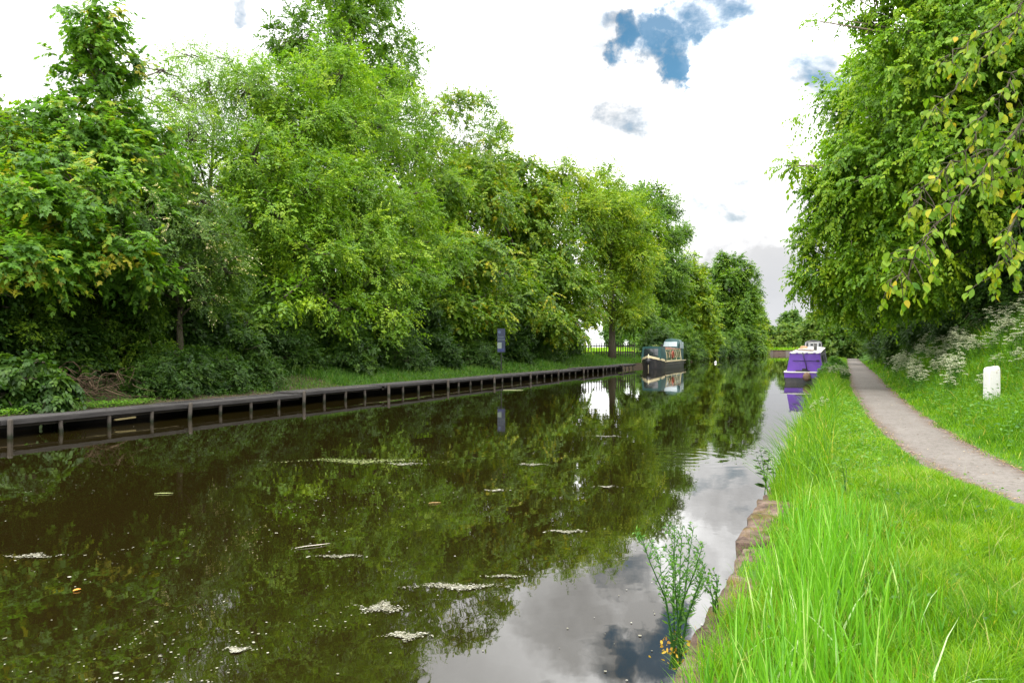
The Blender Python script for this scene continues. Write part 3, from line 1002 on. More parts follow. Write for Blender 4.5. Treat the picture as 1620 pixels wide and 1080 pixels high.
o.box((0.16, 0.2, 0.04), (0.07, 1.8, 0.05), rz=0.08)
q = o.build('boat_pole', M['rope'], None)
q.location = (-2.0, 49.6, 1.72)
q.rotation_euler = (0.016, 0, 0.5)
tag(q, 'brown boat poles lying slantwise on the white narrowboat roof', 'poles')
mb = MB()
mb.loft([[(0.23 * c, 0.32 * s_, 0) for c, s_ in ((-1, -1), (1, -1), (1, 1), (-1, 1))], [(0.2 * c, 0.28 * s_, 0.13) for c, s_ in ((-1, -1), (1, -1), (1, 1), (-1, 1))], [(0.12 * c, 0.2 * s_, 0.17) for c, s_ in ((-1, -1), (1, -1), (1, 1), (-1, 1))]])
q = mb.build('folded_tarpaulin', plain_mat('tan_tarp', (0.42, 0.24, 0.13), 0.85, 0.2, 8, bump=0.5), None)
q.location = (-2.25, 56.0, 1.83)
tag(q, 'tan folded cover lying on the left side of the white boat roof', 'tarpaulin')
# wheelhouse hood at the far end
mb = MB()
mb.loft([hoop(15.3, 0.62, 0.56, 1.82), hoop(15.45, 0.63, 0.60, 1.82), hoop(17.0, 0.60, 0.58, 1.82)])
mb.loft([[(-0.85, 15.42, 0.8), (0.85, 15.42, 0.8), (0.76, 15.42, 1.84), (-0.76, 15.42, 1.84)], [(-0.7, 17.1, 0.95), (0.7, 17.1, 0.95), (0.62, 17.1, 1.84), (-0.62, 17.1, 1.84)]])
wh = mb.build('fore_hood', M['black'], pb)
mb = MB()
mb.loft([[(-0.58, 15.29, 1.84), (0.56, 15.29, 1.84), (0.52, 15.29, 2.28), (-0.54, 15.29, 2.28)], [(-0.58, 15.26, 1.84), (0.56, 15.26, 1.84), (0.52, 15.26, 2.28), (-0.54, 15.26, 2.28)]][::-1])
fr = mb.build('window_board', M['grey_white'], wh)
for x, w_, z in ((-0.42, 0.14, 2.10), (-0.12, 0.18, 2.08), (0.42, 0.16, 2.08)):
    mb = MB()
    mb.box((x, 15.25, z), (w_, 0.03, 0.26 if x != -0.12 else 0.16))
    mb.build('pane', M['glass'], fr)

# white buoy far out
t = thing('mooring_buoy', 'small white ball floating beyond the green narrowboat', 'buoy', tuple(at(1132, 574, 93.0)[:2]) + (0,))
mb = MB()
mb.ball((0, 0, 0.08), 0.14)
mb.build('float', M['white'], t, True)
mb = MB()
rr = [[(0.05 * math.cos(b) , 0.06 * math.cos(a) + 0.02 * math.sin(b) * math.cos(a), 0.25 + 0.06 * math.sin(a)) for b in (0, 2.1, 4.2)] for a in [2 * PI * i / 10 for i in range(11)]]
mb.loft(rr, caps=False)
mb.build('ring', M['grey_hull'], t)

# ------------------------------------------------------------------ sign, fence, white stone
sp_ = at(793, 547, 46.5)
t = thing('canal_sign', 'tall narrow blue sign with pale panels under the trees on the far bank', 'sign', (sp_[0], sp_[1], 0.4), R(24))
mb = MB()
mb.tube([(0, 0.05, -0.1), (0, 0.05, 2.55)], 0.035, 8)
mb.build('post', M['black'], t)
mb = MB()
mb.box((0, 0, 1.92), (0.46, 0.03, 1.38))
pn = mb.build('panel', plain_mat('shaded_sign_blue', (0.005, 0.012, 0.034), 0.35, 0.1), t)  # sign colours are darkened, the trees' shade painted into them
SB = plain_mat('pale_sign_print', (0.13, 0.16, 0.14), 0.4, 0.1, 12)
mb = MB()
mb.box((-0.10, -0.0185, 1.62), (0.24, 0.006, 0.36))
mb.build('printed_panel', SB, pn)
mb = MB()
for z, w_, x in ((2.12, 0.34, -0.03), (1.96, 0.40, 0.0)):
    for i in range(4):
        mb.box((x - w_ / 2 + (i + 0.5) * w_ / 4, -0.0185, z), (w_ / 4 * (0.86 if i % 2 else 0.7), 0.006, 0.07))
mb.build('lettering', plain_mat('shaded_sign_print', (0.045, 0.065, 0.08), 0.4, 0.1), pn)  # print lowered as well, tree shade put into its colour
mb = MB()
mb.tube([(-0.11, -0.017, 2.40), (-0.11, -0.021, 2.40)], 0.09, 16)
mb.build('emblem', plain_mat('dim_sign_emblem', (0.04, 0.06, 0.11), 0.4, 0.1), pn)
mb = MB()
mb.box((-0.02, -0.0185, 1.36), (0.36, 0.006, 0.17))
mb.build('footer', plain_mat('sign_footer_blue', (0.009, 0.016, 0.075), 0.4, 0.1), pn)

M['fence'] = plank_mat('dark_fence_timber', (0.02, 0.016, 0.013), (0.06, 0.05, 0.04))
fa, fb = at(905, 547, 72.0), at(1004, 547, 80.0)
t = thing('picket_fence', 'dark wooden picket fence beside the trunk before the bright field', 'fence', (fa[0], fa[1], 0.95), math.atan2(fb[1] - fa[1], fb[0] - fa[0]))
FL = float(np.hypot(*(fb - fa)[:2]))
i = 0
x = 0.0
rgf = np.random.default_rng(4)
while x < FL:
    mb = MB()
    hh = 1.40 + rgf.normal(0, 0.03)
    mb.loft([[(x - 0.055, -0.02, -0.2), (x + 0.055, -0.02, -0.2), (x + 0.055, 0.02, -0.2), (x - 0.055, 0.02, -0.2)], [(x - 0.055, -0.02, hh - 0.08), (x + 0.055, -0.02, hh - 0.08), (x + 0.055, 0.02, hh - 0.08), (x - 0.055, 0.02, hh - 0.08)], [(x - 0.012, -0.02, hh), (x + 0.012, -0.02, hh), (x + 0.012, 0.02, hh), (x - 0.012, 0.02, hh)]])
    mb.build('picket', M['fence'], t)
    x += 0.42 + rgf.normal(0, 0.02)
for z in (0.45, 1.05):
    mb = MB()
    mb.box((FL / 2, 0.045, z), (FL, 0.045, 0.09))
    mb.build('rail', M['fence'], t)

# white stone post by the path
m, n = new_mat('whitewashed_stone')
v = n.coord('Object')
f = n.noise(7, 6, 0.7, v)
c = n.mix(f, (0.44, 0.43, 0.41), (0.60, 0.59, 0.57))
chip = n.ramp(n.noise(13, 5, 0.75, v, 0.6), [(0.62, (0, 0, 0)), (0.66, (1, 1, 1))])
c = n.mix(chip, c, (0.30, 0.20, 0.13))
green = n.ramp(n.noise(4, 4, 0.6, v), [(0.55, (0, 0, 0)), (0.75, (0.3,) * 3)])
c = n.mix(green, c, (0.33, 0.36, 0.2))
b = n('ShaderNodeBump', ins={'Strength': 0.5, 'Distance': 0.01, 'Height': n.noise(30, 5, 0.7, v)})
n.out(n('ShaderNodeBsdfPrincipled', ins={'Base Color': c, 'Roughness': 0.75, 'Normal': b.outputs[0]}).outputs[0])
def hit(px, py, lift=0.0):
    """where the line of sight through a pixel meets the ground"""
    for Z in np.arange(3.0, 120.0, 0.02):
        p_ = at(px, py, Z)
        if p_[2] <= float(ground(p_[0], p_[1])) + lift:
            return p_
    return p_


q = hit(1569, 642)
mp = thing('stone_post', 'white painted stone post with a worn rounded top on the grass bank', 'post', (q[0], q[1], q[2] - 0.05), R(24))
mb = MB()
rgf = np.random.default_rng(2)
rings = []
for z, k in ((-0.25, 1.03), (0.0, 1.02), (0.3, 1.0), (0.6, 0.985), (0.86, 0.98), (0.91, 0.95), (0.945, 0.88), (0.965, 0.74), (0.972, 0.3)):
    ring = []
    for i in range(28):
        a = 2 * PI * i / 28
        ca, sa = math.cos(a), math.sin(a)
        e = 0.13
        x = math.copysign(abs(ca) ** e, ca) * 0.14 * k
        y = math.copysign(abs(sa) ** e, sa) * 0.12 * k
        ring.append((x * (1 + rgf.normal(0, 0.008)), y, z + (0.03 * x / 0.2 if z > 0.8 else 0) + rgf.normal(0, 0.004)))
    rings.append(ring)
mb.loft(rings)
mb.build('shaft', m, mp, True)
mb = MB()
mb.tube([(0.03, -0.119, 0.84), (0.147, -0.09, 0.82), (0.15, 0.06, 0.84)], 0.008, 5)
mb.build('iron_band', plain_mat('rusty_iron', (0.2, 0.08, 0.03), 0.8, 0.3), mp)

# ------------------------------------------------------------------ trees on the far bank
def spot(px, X):
    Z = depth_of(px, X)
    p = at(px, HOR, Z)
    return np.array([p[0], p[1], float(ground(p[0], p[1]))]), Z


def rel(px, py, X, base):
    """offset from a tree's foot of the point that stands at the given distance X from the camera line"""
    Z = depth_of(px, X)
    return at(px, py, Z) - base


def lob(px, py, X, base, r, sq=0.75):
    p = rel(px, py, X, base)
    return (p[0], p[1], p[2], r, r, r * sq)


FB = 'trees along the far bank'
# sycamore at the left with big leaves
b, Z = spot(150, -23)
ex = [lob(90, 420, -20.0, b, 1.2, .6), lob(190, 400, -19.6, b, 1.1, .6), lob(235, 430, -19.2, b, 0.8, .5), lob(60, 330, -20.5, b, 1.5, .7), lob(120, 300, -20.8, b, 1.5, .7), lob(215, 320, -21, b, 1.4, .7), lob(20, 420, -20, b, 1.1, .6),
      lob(150, 60, -23, b, 1.0, 1.0), lob(165, 20, -23, b, 0.6, 1.0), lob(120, 95, -23, b, 0.8), lob(200, 100, -23, b, 0.8), lob(135, 30, -23, b, 0.5), lob(95, 190, -23, b, 1.2), lob(205, 200, -23, b, 1.2), lob(40, 240, -23, b, 1.4), lob(250, 240, -22.5, b, 1.2), lob(150, 120, -23, b, 0.9), lob(180, 250, -22, b, 1.6), lob(90, 270, -22, b, 1.6)]
make_tree('sycamore_tree', 'leftmost tall sycamore with big lobed leaves and a spiky top', b, 12.2, 2.6, 2.7, 0.22, 'sycamore_leaf', 11, 12, 'spire', 560, 0.6, 7, 9, 0.18, T_MAPLE, 0.3, 1.0, 0.35, extra=ex, group=FB, twigs=160, tspread=0.2, core=0.18, low=0.6)
b, Z = spot(-40, -24)
make_tree('maple_tree', 'yellowish green bushy tree at the left edge behind the sycamore', b, 8.6, 1.0, 3.9, 0.2, 'lime_leaf', 12, 14, 'round', 380, 0.8, 7, 12, 0.11, T_OVAL, group=FB)
b, Z = spot(285, -20.9)
ex = [lob(235, 350, -20.2, b, 1.3), lob(330, 370, -20.2, b, 1.2), lob(260, 420, -19.8, b, 1.1), lob(360, 430, -20.2, b, 1.0), lob(200, 350, -20.3, b, 0.9)]
make_tree('hawthorn_tree', 'hawthorn with fading white blossom leaning over the walkway', b, 6.6, 2.4, 2.3, 0.14, 'hawthorn_leaf', 13, 10, 'round', 420, 0.5, 8, 14, 0.075, T_OVAL, extra=ex, group=FB, twigs=200)
b, Z = spot(335, -27.5)
make_tree('ash_tree', 'thin airy tree with sky showing through between sycamore and willow', b, 15.2, 3.0, 4.8, 0.2, 'willow_leaf', 14, 17, 'round', 820, 0.8, 7, 12, 0.125, T_NARROW, group=FB, twigs=260, wide=1.3, core=0.3, extra=[lob(270, 150, -27.5, b, 1.6), lob(330, 130, -27.5, b, 1.7), lob(400, 130, -27.5, b, 1.8), lob(300, 220, -26, b, 2.0), lob(380, 230, -26, b, 2.0), lob(255, 110, -27.5, b, .8)])
b, Z = spot(505, -24.6)
ex = [lob(560, 300, -22, b, 2.2), lob(640, 330, -22, b, 2.0), lob(690, 400, -21.2, b, 1.7), lob(600, 430, -20.4, b, 1.7), lob(500, 400, -20.6, b, 1.7), lob(540, 490, -20, b, 1.2, .6), lob(450, 470, -20, b, 1.1, .6), lob(620, 490, -19.8, b, 1.2, .6), lob(430, 330, -22, b, 1.8),
      lob(700, 300, -23.5, b, 1.7), lob(730, 380, -22.5, b, 1.5), lob(400, 250, -23.5, b, 2.0), lob(480, 200, -24, b, 2.3), lob(590, 200, -24, b, 2.2), lob(660, 240, -24, b, 1.9), lob(430, 140, -25, b, 2.1), lob(530, 110, -25, b, 2.2), lob(610, 150, -25, b, 2.0), lob(670, 190, -24.5, b, 1.5), lob(480, 300, -22, b, 2.4), lob(570, 380, -21, b, 1.9), lob(650, 430, -20.6, b, 1.6), lob(740, 430, -21.6, b, 1.4)]
make_tree('willow_tree', 'broad rounded goat willow with narrow leaves, largest crown on the far bank', b, 15.8, 1.6, 5.4, 0.36, 'willow_leaf', 15, 18, 'dome', 1750, 0.85, 8, 12, 0.135, T_OVAL, extra=ex, group=FB, twigs=420, wide=0.9, multi=3)
b, Z = spot(548, -31)
ex = [lob(600, 60, -31, b, 2.4), lob(640, 130, -31, b, 1.7), lob(480, 60, -31, b, 2.2), lob(560, 10, -31, b, 2.4), lob(520, -30, -31, b, 2.0), lob(610, 0, -31, b, 1.6), lob(655, 90, -31, b, 1.0)]
make_tree('lime_tree', 'tallest tree rising dark green behind the broad willow', b, 24.0, 9.0, 4.7, 0.4, 'oak_leaf', 16, 12, 'round', 520, 1.05, 8, 12, 0.2, T_OVAL, extra=ex, group=FB, twigs=200)
b, Z = spot(735, -28)
ex = [lob(785, 205, -28, b, 1.5, .6), lob(768, 165, -28, b, 1.1, .6), lob(685, 180, -28, b, 1.6, .6), lob(725, 160, -28, b, 1.3, .6), lob(740, 170, -28, b, 1.4, .6), lob(700, 260, -28, b, 2.3), lob(770, 270, -28, b, 2.3), lob(670, 220, -28, b, 1.6), lob(720, 330, -27, b, 2.6), lob(800, 260, -27, b, 1.6)]
make_tree('sparse_sycamore', 'open branched tree seen against the sky past the willow', b, 19.6, 8.0, 4.6, 0.27, 'yellow_sycamore_leaf', 17, 11, 'round', 520, 0.95, 7, 10, 0.2, T_OVAL, extra=ex, group=FB, twigs=200, core=0.1)
b, Z = spot(838, -23)
ex = [lob(760, 420, -21, b, 2.6), lob(820, 470, -20, b, 2.3, .6), lob(900, 440, -20.4, b, 2.2, .6), lob(930, 490, -19.6, b, 1.5, .5), lob(870, 510, -19.6, b, 1.6, .5), lob(780, 500, -20, b, 1.7, .55), lob(720, 490, -21, b, 1.7, .6), lob(840, 330, -22, b, 2.6), lob(760, 320, -23, b, 2.4), lob(900, 360, -21.8, b, 2.1), lob(700, 310, -24, b, 2.0), lob(760, 275, -24, b, 2.2), lob(820, 270, -24, b, 2.3), lob(880, 285, -24, b, 2.2), lob(935, 310, -23.5, b, 1.9), lob(700, 400, -22.5, b, 2.2), lob(850, 420, -20.6, b, 2.0, .6), lob(950, 400, -22, b, 1.7)]
make_tree('flowering_sycamore', 'sycamore with hanging yellow-green flower tassels in tiers above the walkway', b, 14.6, 2.2, 5.4, 0.34, 'yellow_sycamore_leaf', 18, 16, 'dome', 1350, 0.95, 8, 10, 0.2, T_MAPLE, 0.45, 1.2, 0.5, extra=ex, group=FB, twigs=120)
b, Z = spot(968, -19.6)
ex = [lob(920, 330, -21, b, 3.0), lob(960, 400, -20.4, b, 2.6), lob(990, 440, -20, b, 2.2), lob(930, 460, -20.6, b, 2.0), lob(1005, 480, -19.6, b, 1.5), lob(900, 280, -22.5, b, 2.2), lob(950, 280, -22, b, 2.3), lob(990, 330, -21.5, b, 2.3), lob(1010, 400, -20.5, b, 2.0), lob(960, 340, -20.6, b, 2.3)]
make_tree('pale_willow', 'pale green fine leaved tree with a thick trunk beside the picket fence', b, 17.2, 4.4, 4.6, 0.34, 'lime_leaf', 19, 14, 'round', 1000, 1.0, 8, 11, 0.19, T_OVAL, extra=ex, group=FB, wide=0.7)
b, Z = spot(1024, -24.5)
ex = [lob(1000, 320, -24.5, b, 3.0), lob(1050, 330, -24.5, b, 2.6), lob(1075, 370, -24, b, 2.2), lob(1040, 440, -22.5, b, 3), lob(1075, 460, -21.5, b, 2.6), lob(1010, 500, -21.5, b, 2.4), lob(1060, 520, -20.8, b, 2.4)]
make_tree('ash_tree', 'tall dark clumpy tree with sky gaps behind the green narrowboat', b, 24.0, 4.0, 6.0, 0.42, 'oak_leaf', 20, 15, 'round', 900, 1.3, 8, 11, 0.27, T_OVAL, extra=ex, group=FB, twigs=160)
b, Z = spot(1106, -18.9)
make_tree('goat_willow', 'bright yellow-green bush tree just beyond the stern of the green narrowboat', b, 9.4, 0.2, 3.3, 0.14, 'lime_leaf', 21, 15, 'spire', 420, 0.85, 7, 11, 0.24, T_OVAL, group=FB, twigs=0)
b, Z = spot(1088, -20.5)
make_tree('lime_tree', 'mid green tree filling the gap above the green narrowboat hood', b, 14.5, 1.0, 4.2, 0.24, 'lime_leaf', 22, 14, 'round', 380, 1.1, 7, 11, 0.27, T_OVAL, group=FB, twigs=0)
b, Z = spot(1155, -21.0)
make_tree('oak_tree', 'large dark green dome of a tree overhanging the water beyond the boats', b, 20.0, 0.3, 7.4, 0.45, 'oak_leaf', 23, 22, 'dome', 900, 1.4, 8, 10, 0.34, T_OVAL, group=FB, twigs=0)
b, Z = spot(1190, -19.5)
make_tree('alder_tree', 'light green tree at the far end of the far bank row', b, 16.5, 0.2, 5.0, 0.3, 'lime_leaf', 24, 16, 'spire', 420, 1.3, 8, 10, 0.4, T_OVAL, group=FB, twigs=0)

# ------------------------------------------------------------------ trees by the towpath
TP = 'trees along the towpath'
Zt = 27.0
p = at(1609, HOR, Zt)
b = np.array([p[0], p[1], float(ground(p[0], p[1]))])


def lz(px, py, Z, r, sq=0.8):
    q = at(px, py, Z) - b
    return (q[0], q[1], q[2], r, r, r * sq)


LB = [lz(1480, 120, 27, 2.6), lz(1450, 150, 27.5, 1.6), lz(1560, 40, 27, 3), lz(1440, 55, 28, 1.3), lz(1335, 32, 28, .3, .6), lz(1285, 32, 28, .15, .6), lz(1385, 22, 28, .5, .6), lz(1368, 235, 28, 1.1), lz(1312, 222, 29, .35),
      lz(1268, 262, 29.5, .4), lz(1240, 262, 29.8, .3), lz(1308, 295, 29, .7), lz(1400, 280, 28, 2.2), lz(1500, 250, 27, 2.6), lz(1600, 150, 28, 3), lz(1345, 340, 29, 1.5), lz(1310, 420, 30, 1.0), lz(1425, 400, 28, 1.8),
      lz(1535, 350, 27.5, 1.6), lz(1660, 300, 30, 2.3), lz(1350, 455, 30, 1.0), lz(1430, 470, 30, 1.1), lz(1310, 350, 29.5, 0.9), lz(1280, 455, 31, .8), lz(1276, 385, 30.5, .4), lz(1320, 490, 31, .7), lz(1550, -130, 27, 3.4), lz(1440, -60, 28, 2.5), lz(1650, 50, 26, 3.4), lz(1400, 200, 28, .8), lz(1342, 285, 29, .8), lz(1670, 420, 30, 1.6), lz(1480, 440, 29, 1.4)]
make_tree('elm_tree', 'large spreading tree whose trunk stands among the white flowers above the towpath', b, 15.5, 3.0, 6.0, 0.22, 'elm_leaf', 31, n_clump=1900, cr=0.6, ns=8, nl=11, ls=0.14, tmpl=T_OVAL, droop=0.5, flat=0.7, hang=0.7, lobes=LB, group=TP, twigs=420, bark='grey_bark')
for (X, Y, H, Rr, ln, lf, sd, lab) in ((5.4, 41, 13.5, 5.0, (-3.4, 0), 'elm_leaf', 32, 'mid green tree leaning over the purple narrowboat from the towpath bank'),
                                       (5.0, 56, 12.0, 4.8, (-3.2, 0), 'oak_leaf', 33, 'darker tree behind the leaning one, its branches low over the towpath'),
                                       (4.6, 74, 11.0, 4.6, (-2.6, 0), 'willow_leaf', 34, 'olive green tree arching over the towpath beyond the purple boat'),
                                       (4.8, 96, 10.5, 4.8, (-2.0, 0), 'oak_leaf', 35, 'shadowy tree making the dark tunnel over the far towpath')):
    bb = np.array([X, Y, float(ground(X, Y))])
    make_tree('towpath_tree', lab, bb, H, 1.6, Rr, 0.24, lf, sd, 17, 'round', 620, 1.0, 8, 10, 0.2 if Y < 60 else 0.25, T_OVAL, 0.4, 0.8, 0.5, lean=ln, group=TP, twigs=0)

# cherry whose trunk stands just outside the picture: its branches hang in from the right
cb = np.array([4.3, 4.4, float(ground(4.3, 4.4))])
t = thing('cherry_tree', 'nearest tree, long drooping branches of large yellowing leaves hanging in from the right', 'tree', tuple(cb), 0, TP)
rng = np.random.default_rng(44)
mb = MB()
mb.tube([(0, 0, -0.3), (0.05, 0, 1.0), (-0.05, 0.1, 2.2), (-0.1, 0.1, 3.4), (-0.2, 0.2, 4.6), (-0.2, 0.3, 5.8)], [0.19, 0.16, 0.14, 0.11, 0.07, 0.03], 10)
BR = [[(1760, 60, 5.2), (1640, 170, 5.0), (1560, 262, 4.8), (1490, 345, 4.7), (1445, 405, 4.62), (1408, 452, 4.56)],
      [(1780, 90, 5.3), (1660, 180, 5.2), (1575, 235, 5.1), (1500, 262, 5.0), (1460, 300, 4.95), (1435, 340, 4.9)],
      [(1740, -60, 5.6), (1640, 30, 5.5), (1560, 90, 5.4), (1500, 150, 5.3), (1470, 175, 5.3)],
      [(1760, 180, 4.9), (1680, 250, 4.8), (1610, 330, 4.7), (1590, 390, 4.65), (1578, 438, 4.6)],
      [(1770, 10, 5.0), (1680, 70, 5.0), (1600, 120, 4.9), (1560, 180, 4.9), (1530, 250, 4.9)],
      [(1720, -100, 5.2), (1650, -20, 5.2), (1590, 30, 5.1), (1540, 60, 5.1), (1490, 100, 5.1)],
      [(1760, 130, 5.6), (1680, 200, 5.6), (1630, 250, 5.5), (1590, 280, 5.5), (1560, 290, 5.5)],
      ]
LP_, LD, LN, LS = [], [], [], []
for bi, br in enumerate(BR):
    pts = [at(*q) - cb for q in br]
    start = np.array([-0.1 + 0.02 * bi, 0.1, 2.6 + 0.28 * bi])
    pts = [start, (start + pts[0]) / 2 + np.array([0, 0, 0.25])] + pts
    rad = [0.035, 0.024, 0.013, 0.0095, 0.007, 0.0055, 0.004, 0.003, 0.003][:len(pts) - 1] + [0.0022]
    # finer points along the branch
    fine_, fr_ = [], []
    for i in range(len(pts) - 1):
        for u in np.linspace(0, 1, 8)[:-1]:
            fine_.append(pts[i] * (1 - u) + pts[i + 1] * u + rng.normal(0, 0.010, 3))
            fr_.append(rad[i] * (1 - u) + rad[i + 1] * u)
    fine_.append(pts[-1])
    fr_.append(rad[-1])
    mb.tube(fine_, fr_, 6)
    n0 = 12
    for k in range(n0, len(fine_)):
        d = fine_[k] - fine_[k - 1]
        d /= np.linalg.norm(d)
        for _rep in range(2 if rng.random() < 0.7 else 1):
            # a short side twig ending in a bunch of leaves
            sd = unit(d * 0.7 + rdir(rng, 1)[0] * 0.9 + np.array([0, 0, -0.35]))
            L = rng.uniform(0.04, 0.2) if k < len(fine_) - 1 else 0.03
            p0 = fine_[k]
            p1 = p0 + sd * L * 0.6
            p2 = p0 + sd * L + np.array([0, 0, -0.15 * L])
            mb.tube([p0, p1, p2], [0.0032, 0.0025, 0.0018], 4, caps=False)
            for q in range(rng.integers(3, 7)):
                LP_.append(p1 * (q % 2) * 0.5 + p2 * (1 - (q % 2) * 0.5) + rng.normal(0, 0.008, 3))
                LD.append(unit(sd * 0.35 + rdir(rng, 1)[0] * 0.65 + np.array([0, 0, -0.75])))
                LN.append(unit(np.array([-0.25, -0.45, 0.75]) + rdir(rng, 1)[0] * 0.6))
                LS.append(rng.uniform(0.036, 0.072))
        if rng.random() < 0.4:
            LP_.append(fine_[k])
            LD.append(unit(d * 0.4 + rdir(rng, 1)[0] * 0.7 + np.array([0, 0, -0.7])))
            LN.append(unit(np.array([-0.25, -0.45, 0.7]) + rdir(rng, 1)[0] * 0.5))
            LS.append(rng.uniform(0.038, 0.07))
mb.build('trunk', M['bark'], t, True)
T_CHERRY = np.array([(0, 0, 0), (0.12, 0.16, 0.05), (0.35, 0.29, 0.08), (0.62, 0.27, 0.07), (0.85, 0.11, 0.0), (1.0, 0, -0.08), (0.85, -0.11, 0.0), (0.62, -0.27, 0.07), (0.35, -0.29, 0.08), (0.12, -0.16, 0.05)])
nL = len(LP_)
tn = np.clip(0.5 + rng.normal(0, 0.2, nL) + np.where(rng.random(nL) < 0.05, 0.3, 0), 0, 1)
leaves_to_mesh('leaves', np.array(LP_), np.array(LD), np.array(LN), np.array(LS), tn, T_CHERRY, M['cherry_leaf'], t)
# the part of its crown above and behind the picture
LBc = [(-0.2, -1.2, 5.6, 1.6, 1.6, 1.2), (0.8, 0.4, 6.2, 1.7, 1.7, 1.3), (0.6, -0.6, 4.6, 1.5, 1.5, 1.1), (-0.6, 0.3, 6.6, 1.4, 1.4, 1.0)]
C, A = clumps(rng, LBc, 150)
P, D, NN, S, tone = sprays(rng, C, A, 0.6, 6, 8, 0.1, 0.5, 0.7, 0.6)
leaves_to_mesh('crown', P, D, NN, S, tone, T_OVAL, M['cherry_leaf'], t)

# ------------------------------------------------------------------ far trees: a few kinds, copied
proto = []
for k, (H, Rr, sh, lf) in enumerate(((10, 4.4, 'dome', 'far_leaf'), (12, 3.8, 'round', 'far_leaf'), (8, 4.2, 'dome', 'far_leaf'))):
    proto.append(make_tree('distant_tree', 'x', (0, 0, -60), H, 0.2, Rr, 0.25, lf, 60 + k, 15, sh, 330, 1.15, 7, 9, 0.42, T_OVAL, group='x', twigs=0))
used = [False] * 3
rng = np.random.default_rng(71)


def far_tree(k, X, Y, s, label, group, sz=1.0):
    root, ch = proto[k]
    z = float(ground(X, Y)) - 0.1
    rz = rng.uniform(0, 6.28)
    if not used[k]:
        used[k] = True
        root.location = (X, Y, z)
        root.rotation_euler = (0, 0, rz)
        root.scale = (s, s, s * sz)
        root['label'] = label
        root['group'] = group
        return root
    return copy_thing(root, ch, (X, Y, z), rz, (s, s, s * sz), label, group)


GF_ = 'trees across the far bend'
far_labels = ['hazy rounded tree behind the brick bank wall at the far bend']
i = 0
for (X, Y, k, s) in ((-46, 225, 0, .9), (-38, 222, 2, .9), (-31, 226, 0, .85), (-25, 221, 2, .85), (-19, 224, 0, .8), (-13, 222, 2, .85), (-7, 225, 1, .8), (-2, 222, 0, .85), (-56, 232, 1, .9)):
    far_tree(k, X, Y, s, 'hazy rounded tree behind the brick bank wall at the far bend', GF_)
for (X, Y, k, s) in ((-70, 262, 1, 1.25), (-58, 268, 0, 1.3), (-47, 262, 1, 1.2), (-37, 270, 0, 1.25), (-26, 264, 1, 1.15), (-15, 268, 0, 1.2), (-4, 262, 1, 1.2)):
    far_tree(k, X, Y, s, 'blue-green tree top on the skyline above the far bend', 'skyline trees above the far bend')
for (X, Y, k, s, sz) in ((-0.6, 112, 2, .62, 1.0), (-0.8, 128, 0, .6, 1.0), (-1.0, 146, 2, .7, 1.1), (-1.0, 166, 0, .7, 1.0), (-1.5, 186, 2, .8, 1.0)):
    far_tree(k, X, Y, s, 'dark bushy tree between the canal and the far towpath', 'trees between canal and towpath', sz)
for (X, Y, k, s) in ((5.4, 114, 1, .95), (5.0, 132, 0, .9), (5.6, 150, 1, 1.0), (4.0, 172, 0, .9), (3.0, 194, 1, 1.0), (9, 66, 0, 1.15), (9.5, 84, 1, 1.1), (10, 104, 0, 1.1), (10, 48, 0, 1.2), (11, 34, 1, 1.2), (13, 25, 0, 1.2), (15, 17, 1, 1.2)):
    far_tree(k, X, Y, s, 'deep green tree standing back from the towpath in the row', 'trees set back from the towpath')
GB = 'trees set back from the far bank'
for (px, X, k, s) in ((-160, -30, 1, 1.0), (40, -32, 0, 1.05), (215, -32, 1, .95), (430, -34, 0, 1.2), (640, -36, 1, 1.3), (700, -31, 0, 1.15), (780, -33, 0, 1.2), (840, -34, 1, 1.15), (1045, -31, 0, 1.1), (1060, -30, 1, 1.2), (1110, -29, 0, 1.2)):
    q, Z = spot(px, X)
    far_tree(k, q[0], q[1], s, 'background tree half hidden behind the front row on the far bank', GB)

# ------------------------------------------------------------------ shrubs: prototypes and copies
def make_shrub(name, H, Rr, leaf, seed, n_clump, cr, ls, tmpl, nl=10, ns=7, hang=0.3, flat=0.9):
    return make_tree(name, 'x', (0, 0, -60), H, 0.05, Rr, 0.035, leaf, seed, 11, 'dome', n_clump, cr, ns, nl, ls, tmpl, 0.3, flat, hang, twigs=40, cat='shrub', group='x', low=0.6)


shr = [make_shrub('elder_shrub', 3.4, 1.9, 'shrub_leaf', 80, 230, 0.5, 0.13, T_OVAL), make_shrub('bramble_shrub', 1.9, 1.7, 'shrub_leaf', 81, 210, 0.42, 0.09, T_OVAL), make_shrub('holly_shrub', 4.6, 1.9, 'oak_leaf', 82, 260, 0.5, 0.10, T_OVAL)]
sused = [False] * 3


def shrub(k, X, Y, s, label, group):
    root, ch = shr[k]
    z = float(ground(X, Y)) - 0.05
    rz = rng.uniform(0, 6.28)
    if not sused[k]:
        sused[k] = True
        root.location = (X, Y, z)
        root.rotation_euler = (0, 0, rz)
        root.scale = (s, s, s)
        root['label'] = label
        root['group'] = group
        return root
    return copy_thing(root, ch, (X, Y, z), rz, s, label, group)


